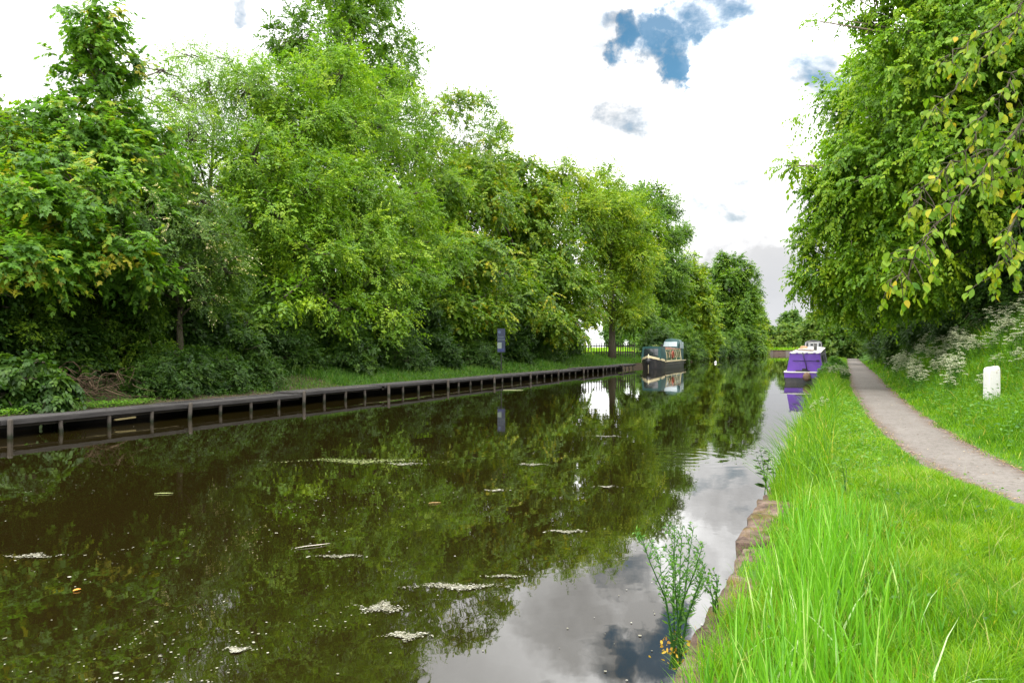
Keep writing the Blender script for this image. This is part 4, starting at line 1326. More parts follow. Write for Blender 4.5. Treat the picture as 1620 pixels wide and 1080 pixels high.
GS = 'shrubs under the trees of the far bank'
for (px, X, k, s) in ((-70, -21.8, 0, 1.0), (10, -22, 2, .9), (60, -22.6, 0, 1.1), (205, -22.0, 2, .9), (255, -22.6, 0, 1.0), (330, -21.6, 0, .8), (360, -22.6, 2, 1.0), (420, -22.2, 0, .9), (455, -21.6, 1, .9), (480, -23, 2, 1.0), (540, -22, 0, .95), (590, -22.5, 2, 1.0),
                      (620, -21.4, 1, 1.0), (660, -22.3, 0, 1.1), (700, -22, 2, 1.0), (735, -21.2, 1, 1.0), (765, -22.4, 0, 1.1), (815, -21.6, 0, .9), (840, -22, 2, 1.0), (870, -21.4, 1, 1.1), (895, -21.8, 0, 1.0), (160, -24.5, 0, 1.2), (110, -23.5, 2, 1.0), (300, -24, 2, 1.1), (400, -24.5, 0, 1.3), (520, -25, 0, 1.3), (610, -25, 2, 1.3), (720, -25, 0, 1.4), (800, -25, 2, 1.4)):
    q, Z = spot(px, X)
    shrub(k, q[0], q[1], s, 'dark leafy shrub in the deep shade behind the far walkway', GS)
GS2 = 'bushes at the water by the far bank'
for (px, X, s, k, lab) in ((1096, -18.6, .85, 1, 'low grey-green bush at the waterline past the green narrowboat'), (1118, -18.2, 1.0, 0, 'dark bush dipping into the water past the green narrowboat'), (1126, -18.0, 1.1, 1, 'low bush at the foot of the large dark dome tree')):
    q, Z = spot(px, X)
    shrub(k, q[0], q[1], s, lab, GS2)
GS4 = 'bushes lining the far bank beyond the boats'
for i in range(26):
    Y = 85 + i * 3.6 + rng.uniform(-1, 1)
    shrub((0, 1, 2)[i % 3], -18.0 - rng.uniform(0, 0.8), Y, rng.uniform(.8, 1.15), 'bush hanging over the water along the far bank beyond the green narrowboat', GS4)
GS5 = 'low bushes behind the near part of the walkway'
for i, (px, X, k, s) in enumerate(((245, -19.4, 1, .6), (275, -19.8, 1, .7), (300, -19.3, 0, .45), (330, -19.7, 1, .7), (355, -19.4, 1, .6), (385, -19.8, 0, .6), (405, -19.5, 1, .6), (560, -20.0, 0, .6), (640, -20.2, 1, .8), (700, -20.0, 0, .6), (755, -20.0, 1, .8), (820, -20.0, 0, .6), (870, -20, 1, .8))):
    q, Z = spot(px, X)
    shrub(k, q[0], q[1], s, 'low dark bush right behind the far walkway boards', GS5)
GS3 = 'bushes beside the towpath'
for (X, Y, k, s, lab) in ((5.6, 31.5, 1, 1.0, 'bramble bush behind the flowers left of the large tree trunk'), (6.6, 30.5, 0, 1.1, 'dark shrub below the spreading tree by its trunk'), (4.4, 38, 0, .5, 'grey-green bush at the path edge under the spreading tree'), (6.2, 35, 0, 1.2, 'tall dark shrub in shade behind the grey-green bush'), (8.2, 29, 2, 1.0, 'holly like shrub in the shade right of the large trunk'),
                          (4.4, 46, 1, .9, 'low bramble beside the towpath level with the purple boat stern'), (3.6, 52, 0, .8, 'shrub beside the towpath level with the purple boat cabin'), (3.8, 62, 1, 1.1, 'bramble beside the towpath level with the purple boat bow'), (3.6, 76, 0, .8, 'small shrub where the towpath enters the shade'), (3.8, 90, 1, 1.0, 'last low bush before the dark tunnel of trees'),
                          (8.5, 24, 0, 1.0, 'shrub at the right edge behind the white flowers'), (10, 20, 2, 1.2, 'dark holly at the right edge above the flower bank')):
    shrub(k, X, Y, s, lab, GS3)
for (X, Y, H_, R_, sd, lab) in ((-0.35, 41.5, 0.75, 0.62, 95, 'bushy pale weeds spilling over the bank nearest the camera by the purple hull'), (-0.3, 44.0, 0.95, 0.6, 96, 'taller leafy weeds covering the right half of the purple boat stern'), (-0.25, 47.0, 1.0, 0.55, 97, 'weeds beside the cabin of the purple boat')):
    make_tree('bank_weed', lab, (X, Y, float(ground(X, Y))), H_, 0.03, R_, 0.012, 'weed_leaf', sd, 8, 'dome', 130, 0.2, 6, 8, 0.075, T_OVAL, 0.3, 0.9, 0.3, twigs=20, cat='plant', group='weeds by the purple boat')

# leafy dock clump at the far left, brush heap
q, Z = spot(40, -18.9)
tb = make_tree('nettle_patch', 'rounded clump of broad dark leaves at the left end of the walkway', q, 1.35, 0.05, 1.15, 0.02, 'shrub_leaf', 90, 9, 'dome', 120, 0.32, 6, 7, 0.15, T_OVAL, 0.5, 1.2, 0.5, twigs=30, cat='plant')
q, Z = spot(130, -19.8)
t = thing('brush_heap', 'tangled heap of dead brown branches under the sycamore', 'brush heap', (q[0], q[1], q[2]), 0)
rng2 = np.random.default_rng(91)
mb = MB()
for i in range(95):
    a = rng2.uniform(0, 2 * PI)
    p0 = np.array([rng2.normal(0.1, 0.45), rng2.normal(0, 0.35), rng2.uniform(0.0, 0.7)])
    d = unit(np.array([rng2.normal(0, 1.0), rng2.normal(0.0, 0.7), rng2.uniform(-0.2, 0.9)]))
    L = rng2.uniform(0.5, 1.2)
    bend = rng2.normal(0, 0.25, 3)
    pts = [p0 + d * L * u + bend * 4 * u * (1 - u) * 0.6 - np.array([0, 0, 0.5 * L * u * u]) for u in np.linspace(0, 1, 6)]
    pts = [np.array([x[0], x[1], max(0.02, x[2])]) for x in pts]
    r = rng2.uniform(0.008, 0.022)
    mb.tube(pts, [r * (1 - 0.75 * u) for u in np.linspace(0, 1, 6)], 5)
mb.build('branches', M['dead_wood'], t, True)

# ------------------------------------------------------------------ grass
def blades(name, X, Y, Hh, W, mat, rng, lean=0.35, label=None, zoff=0.0, bend=(0, 0), tone0=0.5, tsp=0.19, hole=True):
    Z = ground(X, Y) + zoff
    n_ = len(X)
    a = rng.uniform(0, 2 * PI, n_)
    d = np.stack([np.cos(a), np.sin(a)], 1) * (lean * rng.random(n_) ** 0.7)[:, None] + np.array(bend)
    wa = rng.uniform(0, 2 * PI, n_)
    wd = np.stack([np.cos(wa), np.sin(wa)], 1)
    V = np.zeros((n_, 7, 3))
    ts = (0, 0.4, 0.75, 1.0)
    for k, t_ in enumerate(ts):
        cx = X + d[:, 0] * Hh * t_ ** 1.9
        cy = Y + d[:, 1] * Hh * t_ ** 1.9
        cz = Z - 0.02 + Hh * t_ * (1 - 0.28 * np.hypot(d[:, 0], d[:, 1]) * t_ ** 1.5)
        if k < 3:
            w_ = W * (1, 0.85, 0.5)[k] / 2
            V[:, 2 * k] = np.stack([cx - wd[:, 0] * w_, cy - wd[:, 1] * w_, cz], 1)
            V[:, 2 * k + 1] = np.stack([cx + wd[:, 0] * w_, cy + wd[:, 1] * w_, cz], 1)
        else:
            V[:, 6] = np.stack([cx, cy, cz], 1)
    base = np.arange(n_)[:, None] * 7
    Q = np.concatenate([base + np.array([0, 1, 3, 2]), base + np.array([2, 3, 5, 4])])
    T = base + np.array([4, 5, 6])
    patch = 0.13 * wav(X, Y, 1.3) + 0.12 * wav(X + 3, Y, 4.3) + 0.08 * wav(X + 5, Y + 2, 11.0)
    tone = np.clip(tone0 + patch + rng.normal(0, tsp, n_), 0, 0.93)
    tone = np.where(rng.random(n_) < 0.035, rng.uniform(0.95, 1.0, n_), tone)
    o = mesh_np(name, V.reshape(-1, 3), [Q, T], mat, None, np.repeat(tone, 7))
    return tag(o, kind='stuff')


def scatter(rng, n_, x0, x1, y0, y1, pw=1.0):
    Y = y0 + (y1 - y0) * rng.random(n_) ** pw
    return rng.uniform(x0, x1, n_), Y


rng = np.random.default_rng(100)
# the strip between canal and path
Xs, Ys, Hs, Ws = [], [], [], []
for (y0, y1, dens, h0, h1, w_) in ((1.6, 6.5, 7500, .07, .25, .0052), (6.5, 11, 4600, .07, .20, .0064), (11, 20, 2100, .08, .20, .0095), (20, 36, 900, .10, .22, .015), (36, 72, 300, .12, .25, .026), (72, 130, 70, .14, .28, .05)):
    x1 = float(max(path_l(y0), path_l(y1))) + 0.1
    n_ = int(dens * (y1 - y0) * (x1 + 0.75))
    X, Y = scatter(rng, n_, -0.74, x1, y0, y1)
    edge = path_l(Y) + 0.07 + 0.07 * np.sin(Y * 3.1) + 0.05 * np.sin(Y * 7.7) + 0.05 * rng.normal(size=n_)
    k = (X < edge) & ~((X < -0.50 + 0.10 * np.sin(Y * 2.2 + 0.6)) & (Y > 5.0) & (Y < 9.0) & (rng.random(n_) < 0.93)) & ~((X < -0.62) & (Y <= 5.0) & (rng.random(n_) < 0.6))
    X, Y = X[k], Y[k]
    edge = edge[k]
    near_path = np.clip((edge - X) / 0.5, 0.3, 1)
    clump = 0.6 + 0.5 * (wav(X * 1.3, Y * 1.1, 2.2) * 0.5 + 0.5) + 0.4 * np.clip(wav(X + 1, Y, 6.5), 0, 1)
    bankside = 1 + 0.75 * np.clip((-0.05 - X) / 0.45, 0, 1) * np.clip((Y - 8) / 2, 0.0, 1)
    Xs.append(X)
    Ys.append(Y)
    Hs.append(rng.uniform(h0, h1, len(X)) * near_path * clump * bankside)
    Ws.append(np.full(len(X), w_) * rng.uniform(0.7, 1.3, len(X)))
blades('towpath_grass', np.concatenate(Xs), np.concatenate(Ys), np.concatenate(Hs), np.concatenate(Ws), M['grass'], rng, 0.95)
# small broad-leaved weeds in the turf
X, Y = scatter(rng, 2600, -0.4, 2.0, 3.0, 16)
k = (X < path_l(Y) - 0.1) & (wav(X, Y, 2.6) > 0.05)
P = np.stack([X[k], Y[k], ground(X[k], Y[k]) + rng.uniform(0.05, 0.17, k.sum())], 1)
a = rng.uniform(0, 2 * PI, len(P))
tag(leaves_to_mesh('turf_weeds', P, unit(np.stack([np.cos(a), np.sin(a), rng.normal(0.1, 0.3, len(P))], 1)), unit(np.array([0, 0, 1.0]) + rdir(rng, len(P)) * 0.5), rng.uniform(0.02, 0.055, len(P)), rng.random(len(P)) * 0.8, T_OVAL, M['weed_leaf'], None), kind='stuff')
# the tall broad blades at the stone edge close to the camera
X, Y = scatter(rng, 5200, -0.66, 0.85, 2.2, 8.4)
k = (X > np.where(Y < 5.0, -0.68, -0.46) + 0.10 * np.sin(Y * 3)) & (rng.random(5200) < np.clip(1.15 - np.abs(X + 0.1) * 1.5, 0.05, 1)) & (rng.random(5200) < np.clip((8.6 - Y) / 3.0, 0, 1))
X, Y = X[k], Y[k]
blades('tall_grass', X, Y, rng.uniform(0.26, 0.66, len(X)) * np.clip(1.05 - np.abs(X + 0.15) * 0.9, 0.35, 1.1), rng.uniform(0.008, 0.015, len(X)), M['tall_blade'], rng, 0.34, bend=(-0.04, 0.0))
# pale, broad, bent-over blades close to the camera
X, Y = scatter(rng, 40, -0.5, 0.5, 2.9, 5.0)
blades('bent_grass', X, Y, rng.uniform(0.26, 0.46, 40), rng.uniform(0.009, 0.015, 40), M['pale_blade'], rng, 0.95)
# seed heads standing over the lawn
X, Y = scatter(rng, 420, -0.3, 1.5, 3.5, 16)
k = X < path_l(Y) - 0.2
blades('seed_stalks', X[k], Y[k], rng.uniform(0.22, 0.42, k.sum()), rng.uniform(0.003, 0.006, k.sum()), M['straw'], rng, 0.8)
# overhanging seed grass at the water's edge further on
n_ = 6500
X, Y = scatter(rng, n_, -0.80, -0.1, 9.2, 44, 1.1)
k = wav(X * 0.5, Y, 0.55) > -0.45
X, Y = X[k], Y[k]
blades('bank_edge_grass', X, Y, rng.uniform(0.3, 0.75, len(X)), 0.004 + 0.0006 * Y * rng.uniform(0.6, 1.2, len(X)), M['grass'], rng, 0.75, bend=(-0.22, 0), tone0=0.36)
# the flowery slope on the other side of the path
Xs, Ys, Hs, Ws = [], [], [], []
for (y0, y1, x1, dens, h0, h1, w_) in ((6, 13, 6.5, 1100, .22, .5, .009), (13, 24, 8.0, 800, .28, .66, .012), (24, 40, 8.5, 340, .3, .75, .02), (40, 90, 7.0, 85, .25, .55, .035)):
    x0 = float(min(path_r(y0), path_r(y1))) - 0.15
    n_ = int(dens * (y1 - y0) * (x1 - x0))
    X, Y = scatter(rng, n_, x0, x1, y0, y1)
    edge = path_r(Y) - 0.03 + 0.05 * rng.normal(size=n_) + 0.08 * np.sin(Y * 2.7) + 0.05 * np.sin(Y * 6.9 + 1)
    k = X > edge
    X, Y = X[k], Y[k]
    ramp_ = np.clip((X - edge[k]) / 1.0, 0.22, 1)
    Xs.append(X)
    Ys.append(Y)
    Hs.append(rng.uniform(h0, h1, len(X)) * ramp_ * (0.8 + 0.3 * wav(X, Y, 1.5)))
    Ws.append(np.full(len(X), w_) * rng.uniform(0.7, 1.3, len(X)))
blades('slope_grass', np.concatenate(Xs), np.concatenate(Ys), np.concatenate(Hs), np.concatenate(Ws), M['grass'], rng, 0.7, tone0=0.40)
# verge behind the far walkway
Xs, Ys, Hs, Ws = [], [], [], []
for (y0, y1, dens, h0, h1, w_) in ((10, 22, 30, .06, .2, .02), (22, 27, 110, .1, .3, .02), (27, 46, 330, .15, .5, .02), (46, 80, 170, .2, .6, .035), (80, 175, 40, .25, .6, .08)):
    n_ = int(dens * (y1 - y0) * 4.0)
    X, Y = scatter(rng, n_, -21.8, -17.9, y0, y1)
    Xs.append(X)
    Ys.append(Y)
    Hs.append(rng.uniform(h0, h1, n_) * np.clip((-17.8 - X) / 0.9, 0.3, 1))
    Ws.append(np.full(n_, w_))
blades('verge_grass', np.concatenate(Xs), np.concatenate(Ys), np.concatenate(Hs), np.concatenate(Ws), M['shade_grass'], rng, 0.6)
n_ = 24000
X, Y = scatter(rng, 3000, -60, -1, 204.3, 212)
blades('far_bank_grass', X, Y, rng.uniform(0.4, 1.1, 3000), rng.uniform(0.1, 0.2, 3000), M['grass'], rng, 0.5, tone0=0.6)
X, Y = scatter(rng, n_, -120, -30, 30, 190)
blades('field_grass', X, Y, rng.uniform(0.2, 0.5, n_), rng.uniform(0.1, 0.2, n_), M['grass'], rng, 0.5, tone0=0.7)


def ground_leaves(name, X, Y, zlo, zhi, ls, mat, rng, tone0=0.5):
    n_ = len(X)
    P = np.stack([X, Y, ground(X, Y) + rng.uniform(zlo, zhi, n_)], 1)
    a = rng.uniform(0, 2 * PI, n_)
    D = unit(np.stack([np.cos(a), np.sin(a), rng.normal(-0.05, 0.2, n_)], 1))
    NN = unit(np.array([0, 0, 1.0]) + rdir(rng, n_) * 0.45)
    o = leaves_to_mesh(name, P, D, NN, ls * rng.uniform(0.6, 1.3, n_), np.clip(tone0 + rng.normal(0, 0.2, n_), 0, 1), T_OVAL, mat, None, 1.1)
    return tag(o, kind='stuff')


X, Y = scatter(rng, 15000, -22, -17.85, 9, 62, 1.3)
ground_leaves('ground_cover', X, Y, 0.02, 0.28, 0.09, M['shrub_leaf'], rng, 0.4)
X, Y = scatter(rng, 2600, -18.5, -17.88, 11, 17)
ground_leaves('creeping_weeds', X, Y, 0.02, 0.16, 0.07, M['weed_leaf'], rng, 0.75)
X, Y = scatter(rng, 16000, 2.0, 8.5, 8, 36)
k = X > path_r(Y) + 0.25
ground_leaves('slope_leaves', X[k], Y[k], 0.05, 0.55, 0.085, M['weed_leaf'], rng, 0.35)
# leaf litter and moss on the walkway, plants creeping over its inner edge
n_ = 1500
Y = rng.uniform(8, 60, n_)
X = -17.85 + 1.05 * rng.random(n_) ** 2.2
P = np.stack([X, Y, np.full(n_, 0.43)], 1)
a = rng.uniform(0, 2 * PI, n_)
lm = leaf_mat('deck_litter', [(0, (0.02, 0.03, 0.01)), (0.6, (0.08, 0.07, 0.03)), (1, (0.22, 0.19, 0.12))], trans=0.1)
tag(leaves_to_mesh('leaf_litter', P, np.stack([np.cos(a), np.sin(a), np.zeros(n_)], 1), unit(np.array([0, 0, 1.0]) + rdir(rng, n_) * 0.2), rng.uniform(0.03, 0.08, n_), rng.random(n_), T_DIAMOND, lm, None), kind='stuff')
n_ = 3000
Y = rng.uniform(9, 64, n_)
k = wav(Y * 0.0 + 2, Y, 0.9) + 0.4 * wav(Y * 0.0, Y, 2.3) > 0.15
Y = Y[k]
ground_leaves('creeping_plants', -17.95 + 0.45 * rng.random(len(Y)) ** 1.5, Y, 0.06, 0.24, 0.07, M['shrub_leaf'], rng, 0.7)
# broad leaves low in the grass by the water
X, Y = scatter(rng, 1500, -0.7, 0.5, 9.5, 24)
ground_leaves('bank_weeds', X, Y, 0.05, 0.3, 0.06, M['weed_leaf'], rng, 0.5)
# fallen bud scales and dead leaves along the path's edges
n_ = 5200
Y = 7 + 38 * rng.random(n_) ** 1.4
sd = rng.random(n_) < 0.6
X = np.where(sd, path_r(Y) - np.abs(rng.normal(0, 0.10, n_)), path_l(Y) + np.abs(rng.normal(0, 0.08, n_)))
k = rng.random(n_) < 0.9
X = np.where(k, X, path_l(Y) + (path_r(Y) - path_l(Y)) * rng.random(n_))
P = np.stack([X, Y, np.full(n_, 0.404)], 1)
a = rng.uniform(0, 2 * PI, n_)
D = np.stack([np.cos(a), np.sin(a), np.zeros(n_)], 1)
m_l = leaf_mat('dead_leaf', [(0, (0.08, 0.04, 0.02)), (0.6, (0.25, 0.14, 0.06)), (1, (0.5, 0.36, 0.2))], trans=0.1)
o = leaves_to_mesh('fallen_leaves', P, D, unit(np.array([0, 0, 1.0]) + rdir(rng, n_) * 0.2), rng.uniform(0.012, 0.045, n_), rng.random(n_), T_DIAMOND, m_l, None)
tag(o, kind='stuff')

# ------------------------------------------------------------------ cow parsley: four plants, copied over the bank
def parsley(seed, H, nb):
    r = np.random.default_rng(seed)
    t = thing('cow_parsley', 'x', 'wild flower', (0, 0, -60), 0, 'x')
    mb = MB()
    FP, FN, FS = [], [], []
    heads = []
    st = [(0, 0, 0), (r.normal(0, .02), r.normal(0, .02), H * 0.45), (r.normal(0, .05), r.normal(0, .05), H * 0.8)]
    mb.tube(st, [0.007, 0.005, 0.0035], 5, caps=False)
    for i in range(nb):
        a = r.uniform(0, 2 * PI)
        base = np.array(st[1]) * (1 - i / nb) + np.array(st[2]) * (i / nb)
        L = r.uniform(0.14, 0.34)
        tip = base + np.array([math.cos(a) * L * 0.75, math.sin(a) * L * 0.75, r.uniform(0.12, 0.30)])
        mb.tube([base, base * 0.4 + tip * 0.6 + np.array([0, 0, -0.03]), tip], [0.004, 0.003, 0.002], 4, caps=False)
        heads.append(tip)
    for hd_ in heads:
        nr = r.integers(7, 11)
        Rr = r.uniform(0.042, 0.072)
        for j in range(nr):
            a = 2 * PI * j / nr + r.uniform(-.2, .2)
            q = Rr * (0.35 if j % 3 == 0 else 1.0)
            c = hd_ + np.array([q * math.cos(a), q * math.sin(a), 0.03 - 0.35 * q + r.normal(0, .004)])
            mb.tube([hd_, c], [0.0012, 0.001], 3, caps=False)
            for _ in range(5):
                FP.append(c + r.normal(0, 0.006, 3))
                FN.append(unit(np.array([0, 0, 1.0]) + r.normal(0, .35, 3)))
                FS.append(r.uniform(0.018, 0.028))
    sm = mb.build('stem', M['weed_leaf'], t)
    n_ = len(FP)
    a = r.uniform(0, 6.28, n_)
    fl = leaves_to_mesh('flowers', np.array(FP), np.stack([np.cos(a), np.sin(a), np.zeros(n_)], 1), np.array(FN), np.array(FS), r.random(n_), T_OVAL * np.array([1, 1.7, 1]) - np.array([.5, 0, 0]), M['flower'], t)
    nl = 170
    z = r.uniform(0.08, H * 0.75, nl)
    rr = 0.26 * (1.1 - z / H) * np.sqrt(r.random(nl))
    a = r.uniform(0, 6.28, nl)
    P = np.stack([rr * np.cos(a), rr * np.sin(a), z], 1)
    D = unit(np.stack([np.cos(a), np.sin(a), r.normal(0.1, .4, nl)], 1) + rdir(r, nl) * 0.5)
    lf = leaves_to_mesh('foliage', P, D, unit(np.array([0, 0, 1.0]) + rdir(r, nl) * .6), r.uniform(0.04, 0.085, nl), r.random(nl) * .8, T_NARROW * np.array([1, 1.3, 1]), M['weed_leaf'], t)
    return t, [sm, fl, lf]


pars = [parsley(200 + i, h, nb) for i, (h, nb) in enumerate(((0.95, 16), (1.05, 22), (0.8, 15), (0.9, 24)))]
pu = [False] * 4
rng = np.random.default_rng(210)


def put_parsley(X, Y, s, label, group, k):
    root, ch = pars[k]
    z = float(ground(X, Y)) - 0.02
    if not pu[k]:
        pu[k] = True
        root.location = (X, Y, z)
        root.rotation_euler = (0, 0, rng.uniform(0, 6.28))
        root.scale = (s, s, s)
        root['label'] = label
        root['group'] = group
    else:
        copy_thing(root, ch, (X, Y, z), rng.uniform(0, 6.28), s, label, group)


cnt = 0
while cnt < 210:
    Y = rng.uniform(11, 34)
    X = path_r(Y) + 0.5 + 4.8 * rng.random() ** 0.9
    dens = min(1.0, 0.12 + 0.9 * max(0, (X - path_r(Y) - 0.9) / 2.2))
    if Y < 17 and X < 4.2:
        dens *= 0.25
    # keep the white post clear
    if abs(X - mp.location.x) < 0.45 and Y < mp.location.y + 0.1 and Y > mp.location.y - 3.5:
        continue
    if rng.random() < dens:
        put_parsley(X, Y, rng.uniform(0.75, 1.15), 'white flowering cow parsley on the slope between the towpath and the trees', 'cow parsley on the slope', cnt % 4)
        cnt += 1
for i in range(22):
    Y = rng.uniform(36, 52)
    put_parsley(rng.uniform(-0.45, 0.2), Y, rng.uniform(0.55, 0.8), 'cow parsley in the long grass beside the purple narrowboat', 'cow parsley beside the purple boat', i % 4)
for i, (px, py) in enumerate(((1291, 660), (1306, 668), (1294, 690))):
    q = at(px, py, 17.0 + i)
    put_parsley(q[0], q[1], 0.5, 'small cow parsley flowering alone in the mown grass strip', 'small cow parsley in the grass strip', i)
for i in range(62):
    Y = rng.uniform(27, 50)
    put_parsley(path_r(Y) + rng.uniform(0.45, 2.6), Y, rng.uniform(0.75, 1.1), 'shaded cow parsley fringing the towpath under the overhanging trees', 'shaded cow parsley by the path', i % 4)

# ------------------------------------------------------------------ single plants at the stone edge
def weed(name, label, loc, seed, stems, H, spread, ls, nleaf, tmpl, mat, base_leaf=None, cat='plant', branchy=True, pair=False):
    r = np.random.default_rng(seed)
    t = thing(name, label, cat, loc)
    mb = MB()
    P, D, NN, S = [], [], [], []
    for i in range(stems):
        a = r.uniform(0, 2 * PI)
        h = H * r.uniform(0.65, 1.0)
        top = np.array([spread * math.cos(a) * r.uniform(0.3, 1), spread * math.sin(a) * r.uniform(0.3, 1), h])
        mid = top * np.array([0.35, 0.35, 0.5]) + r.normal(0, 0.012, 3)
        pts = [np.array([r.normal(0, .02), r.normal(0, .02), -0.02]), mid, top * np.array([.75, .75, .8]), top]
        mb.tube(pts, [0.0065, 0.0045, 0.003, 0.0015], 5, caps=False)
        for j in range(nleaf):
            u = 0.12 + 0.88 * j / nleaf
            k = min(2, int(u * 3))
            f = u * 3 - k
            p = pts[k] * (1 - f) + pts[k + 1] * f
            aa = j * (PI / 2 if pair else 2.4) + r.uniform(-.3, .3)
            if branchy and j % 3 == 1 and u > 0.25:
                L = 0.16 * (1.15 - u) + 0.05
                q = p + np.array([math.cos(aa) * L * .6, math.sin(aa) * L * .6, L * 0.8])
                mb.tube([p, q], [0.002, 0.001], 3, caps=False)
                for m_ in range(9):
                    w_ = (m_ + 1) / 9
                    P.append(p * (1 - w_) + q * w_)
                    D.append(unit(q - p + r.normal(0, .12, 3) + np.array([math.cos(aa + 1.6 * (-1) ** m_), math.sin(aa + 1.6 * (-1) ** m_), 0]) * .12))
                    NN.append(unit(r.normal(0, 1, 3) + np.array([0, 0, .8])))
                    S.append(ls * 0.55 * r.uniform(.7, 1.1))
            for sgn in ((0, PI) if pair else (0,)):
                P.append(p)
                D.append(unit(np.array([math.cos(aa + sgn), math.sin(aa + sgn), 0.25 if pair else 0.6])))
                NN.append(unit(np.array([0, 0, 1.0]) + r.normal(0, .3, 3)))
                S.append(ls * (1.15 - 0.6 * u) * r.uniform(.75, 1.15))
    mb.build('stem', M['weed_leaf'], t)
    leaves_to_mesh('foliage', np.array(P), np.array(D), np.array(NN), np.array(S), r.random(len(P)) * .75, tmpl, M[mat], t)
    if base_leaf:
        n_ = 90
        P = r.normal(0, 1, (n_, 3)) * np.array([.06, .06, .05]) + np.array([0.02, 0, .08])
        leaves_to_mesh('withered_leaves', P, rdir(r, n_), rdir(r, n_), r.uniform(.018, .035, n_), r.random(n_), T_OVAL, M['ochre_leaf'], t)
    return t


q = at(1068, 1050, 4.75)
weed('mugwort_plant', 'tall branching weed with withered orange base leaves rising from the stone edge', (q[0], q[1], 0.10), 301, 10, 0.88, 0.36, 0.062, 30, T_NARROW * np.array([1, 1.1, 1]), 'weed_leaf', True)
q = at(1150, 975, 5.0)
weed('dock_seedling', 'small pale green weed growing in a joint of the stone edging', (-0.72, q[1], 0.26), 302, 4, 0.34, 0.12, 0.05, 9, T_OVAL, 'weed_leaf')
q = at(1212, 760, 9.3)
weed('nettle_plant', 'single upright nettle with paired leaves leaning over the water', (-0.80, q[1], 0.28), 303, 3, 0.62, 0.14, 0.11, 9, T_OVAL * np.array([1, .8, 1]), 'shrub_leaf', branchy=False, pair=True)
for i, (x, y, h, lab) in enumerate(((0.05, 9.0, .42, 'thin dark stemmed weed standing in the grass strip'), (-0.25, 9.9, .34, 'reddish stemmed weed close behind the bare stone corner'))):
    weed('sorrel_plant', lab, (x, y, 0.38), 310 + i, 2, h, 0.05, 0.06, 8, T_NARROW, 'weed_leaf')

# ------------------------------------------------------------------ scum and small things on the water
rng = np.random.default_rng(400)
m_s = leaf_mat('dry_scum', [(0, (0.07, 0.065, 0.035)), (0.5, (0.16, 0.15, 0.10)), (1, (0.32, 0.31, 0.26))], trans=0.0)
m_a = leaf_mat('algae_scum', [(0, (0.06, 0.085, 0.015)), (0.6, (0.13, 0.16, 0.03)), (1, (0.25, 0.25, 0.12))], trans=0.0)
T_FLAKE = np.array([(-.5, -.1, 0), (-.2, -.42, .02), (.25, -.35, 0), (.5, .05, .02), (.2, .4, 0), (-.3, .36, .02)])


def flakes(name, P, S, mat, rng, stretch=1.0, parent=None):
    n_ = len(P)
    a = rng.uniform(0, 2 * PI, n_)
    D = np.stack([np.cos(a), np.sin(a), np.zeros(n_)], 1)
    return leaves_to_mesh(name, P, D, unit(np.array([0, 0, 1.0]) + rdir(rng, n_) * 0.08), S, rng.random(n_), T_FLAKE, mat, parent, stretch)


n_ = 3600
px = rng.uniform(-60, 1260, n_)
py = 585 + 520 * rng.random(n_) ** 1.5
Z = F_PX * EYE / (py - HOR)
xc = (px - CX) / F_PX * Z
X, Y = xc * CT - Z * ST, xc * ST + Z * CT
k = (X > -16.6) & (X < -0.9) & ((wav(X * 0.9 + 0.3 * np.sin(Y * 0.7), Y * 0.35, 0.9) + 0.35 * wav(X, Y, 3.0) > 0.3) | (rng.random(n_) < 0.12))
k &= ~((X > -3.2) & (rng.random(n_) < 0.85))
X, Y = X[k], Y[k]
P = np.stack([X, Y, np.full(len(X), 0.006)], 1)
o = flakes('floating_scum', P, rng.uniform(0.005, 0.02, len(X)) * (1 + 0.01 * Y) * np.where(rng.random(len(X)) < 0.06, 2.2, 1), m_s, rng)
tag(o, kind='stuff')
SCUM = [(570, 729, 88, 5, m_a, 'long yellow-green streak of algae floating near the middle of the canal'), (640, 734, 26, 3, m_s, 'white end of the long algae streak'), (720, 928, 62, 7, m_s, 'broadest pale scum patch near the reflected sky edge'), (605, 962, 28, 11, m_s, 'loose round cluster of pale scum below the long algae streak'),
        (645, 1006, 30, 8, m_s, 'pale scum cluster lowest towards the reflected sky'), (375, 1028, 20, 6, m_s, 'small pale scum clump in the dark brown water'), (897, 841, 26, 3.5, m_s, 'narrow white scum raft off the towpath bank'), (540, 880, 32, 3, m_s, 'beige scum streak beside the floating stick'), (52, 880, 30, 5, m_s, 'feathery beige scum raft at the left of the water'),
        (840, 735, 20, 2, m_s, 'short white fleck line left of the ripple'), (960, 690, 22, 1.6, m_s, 'thin white streak beyond the ripple'), (785, 776, 14, 2, m_s, 'tiny white streak in the middle of the trees reflection'), (960, 770, 14, 2, m_s, 'tiny white raft just below the ripple'), (800, 912, 26, 3, m_s, 'pale scum strip right of the broadest patch')]
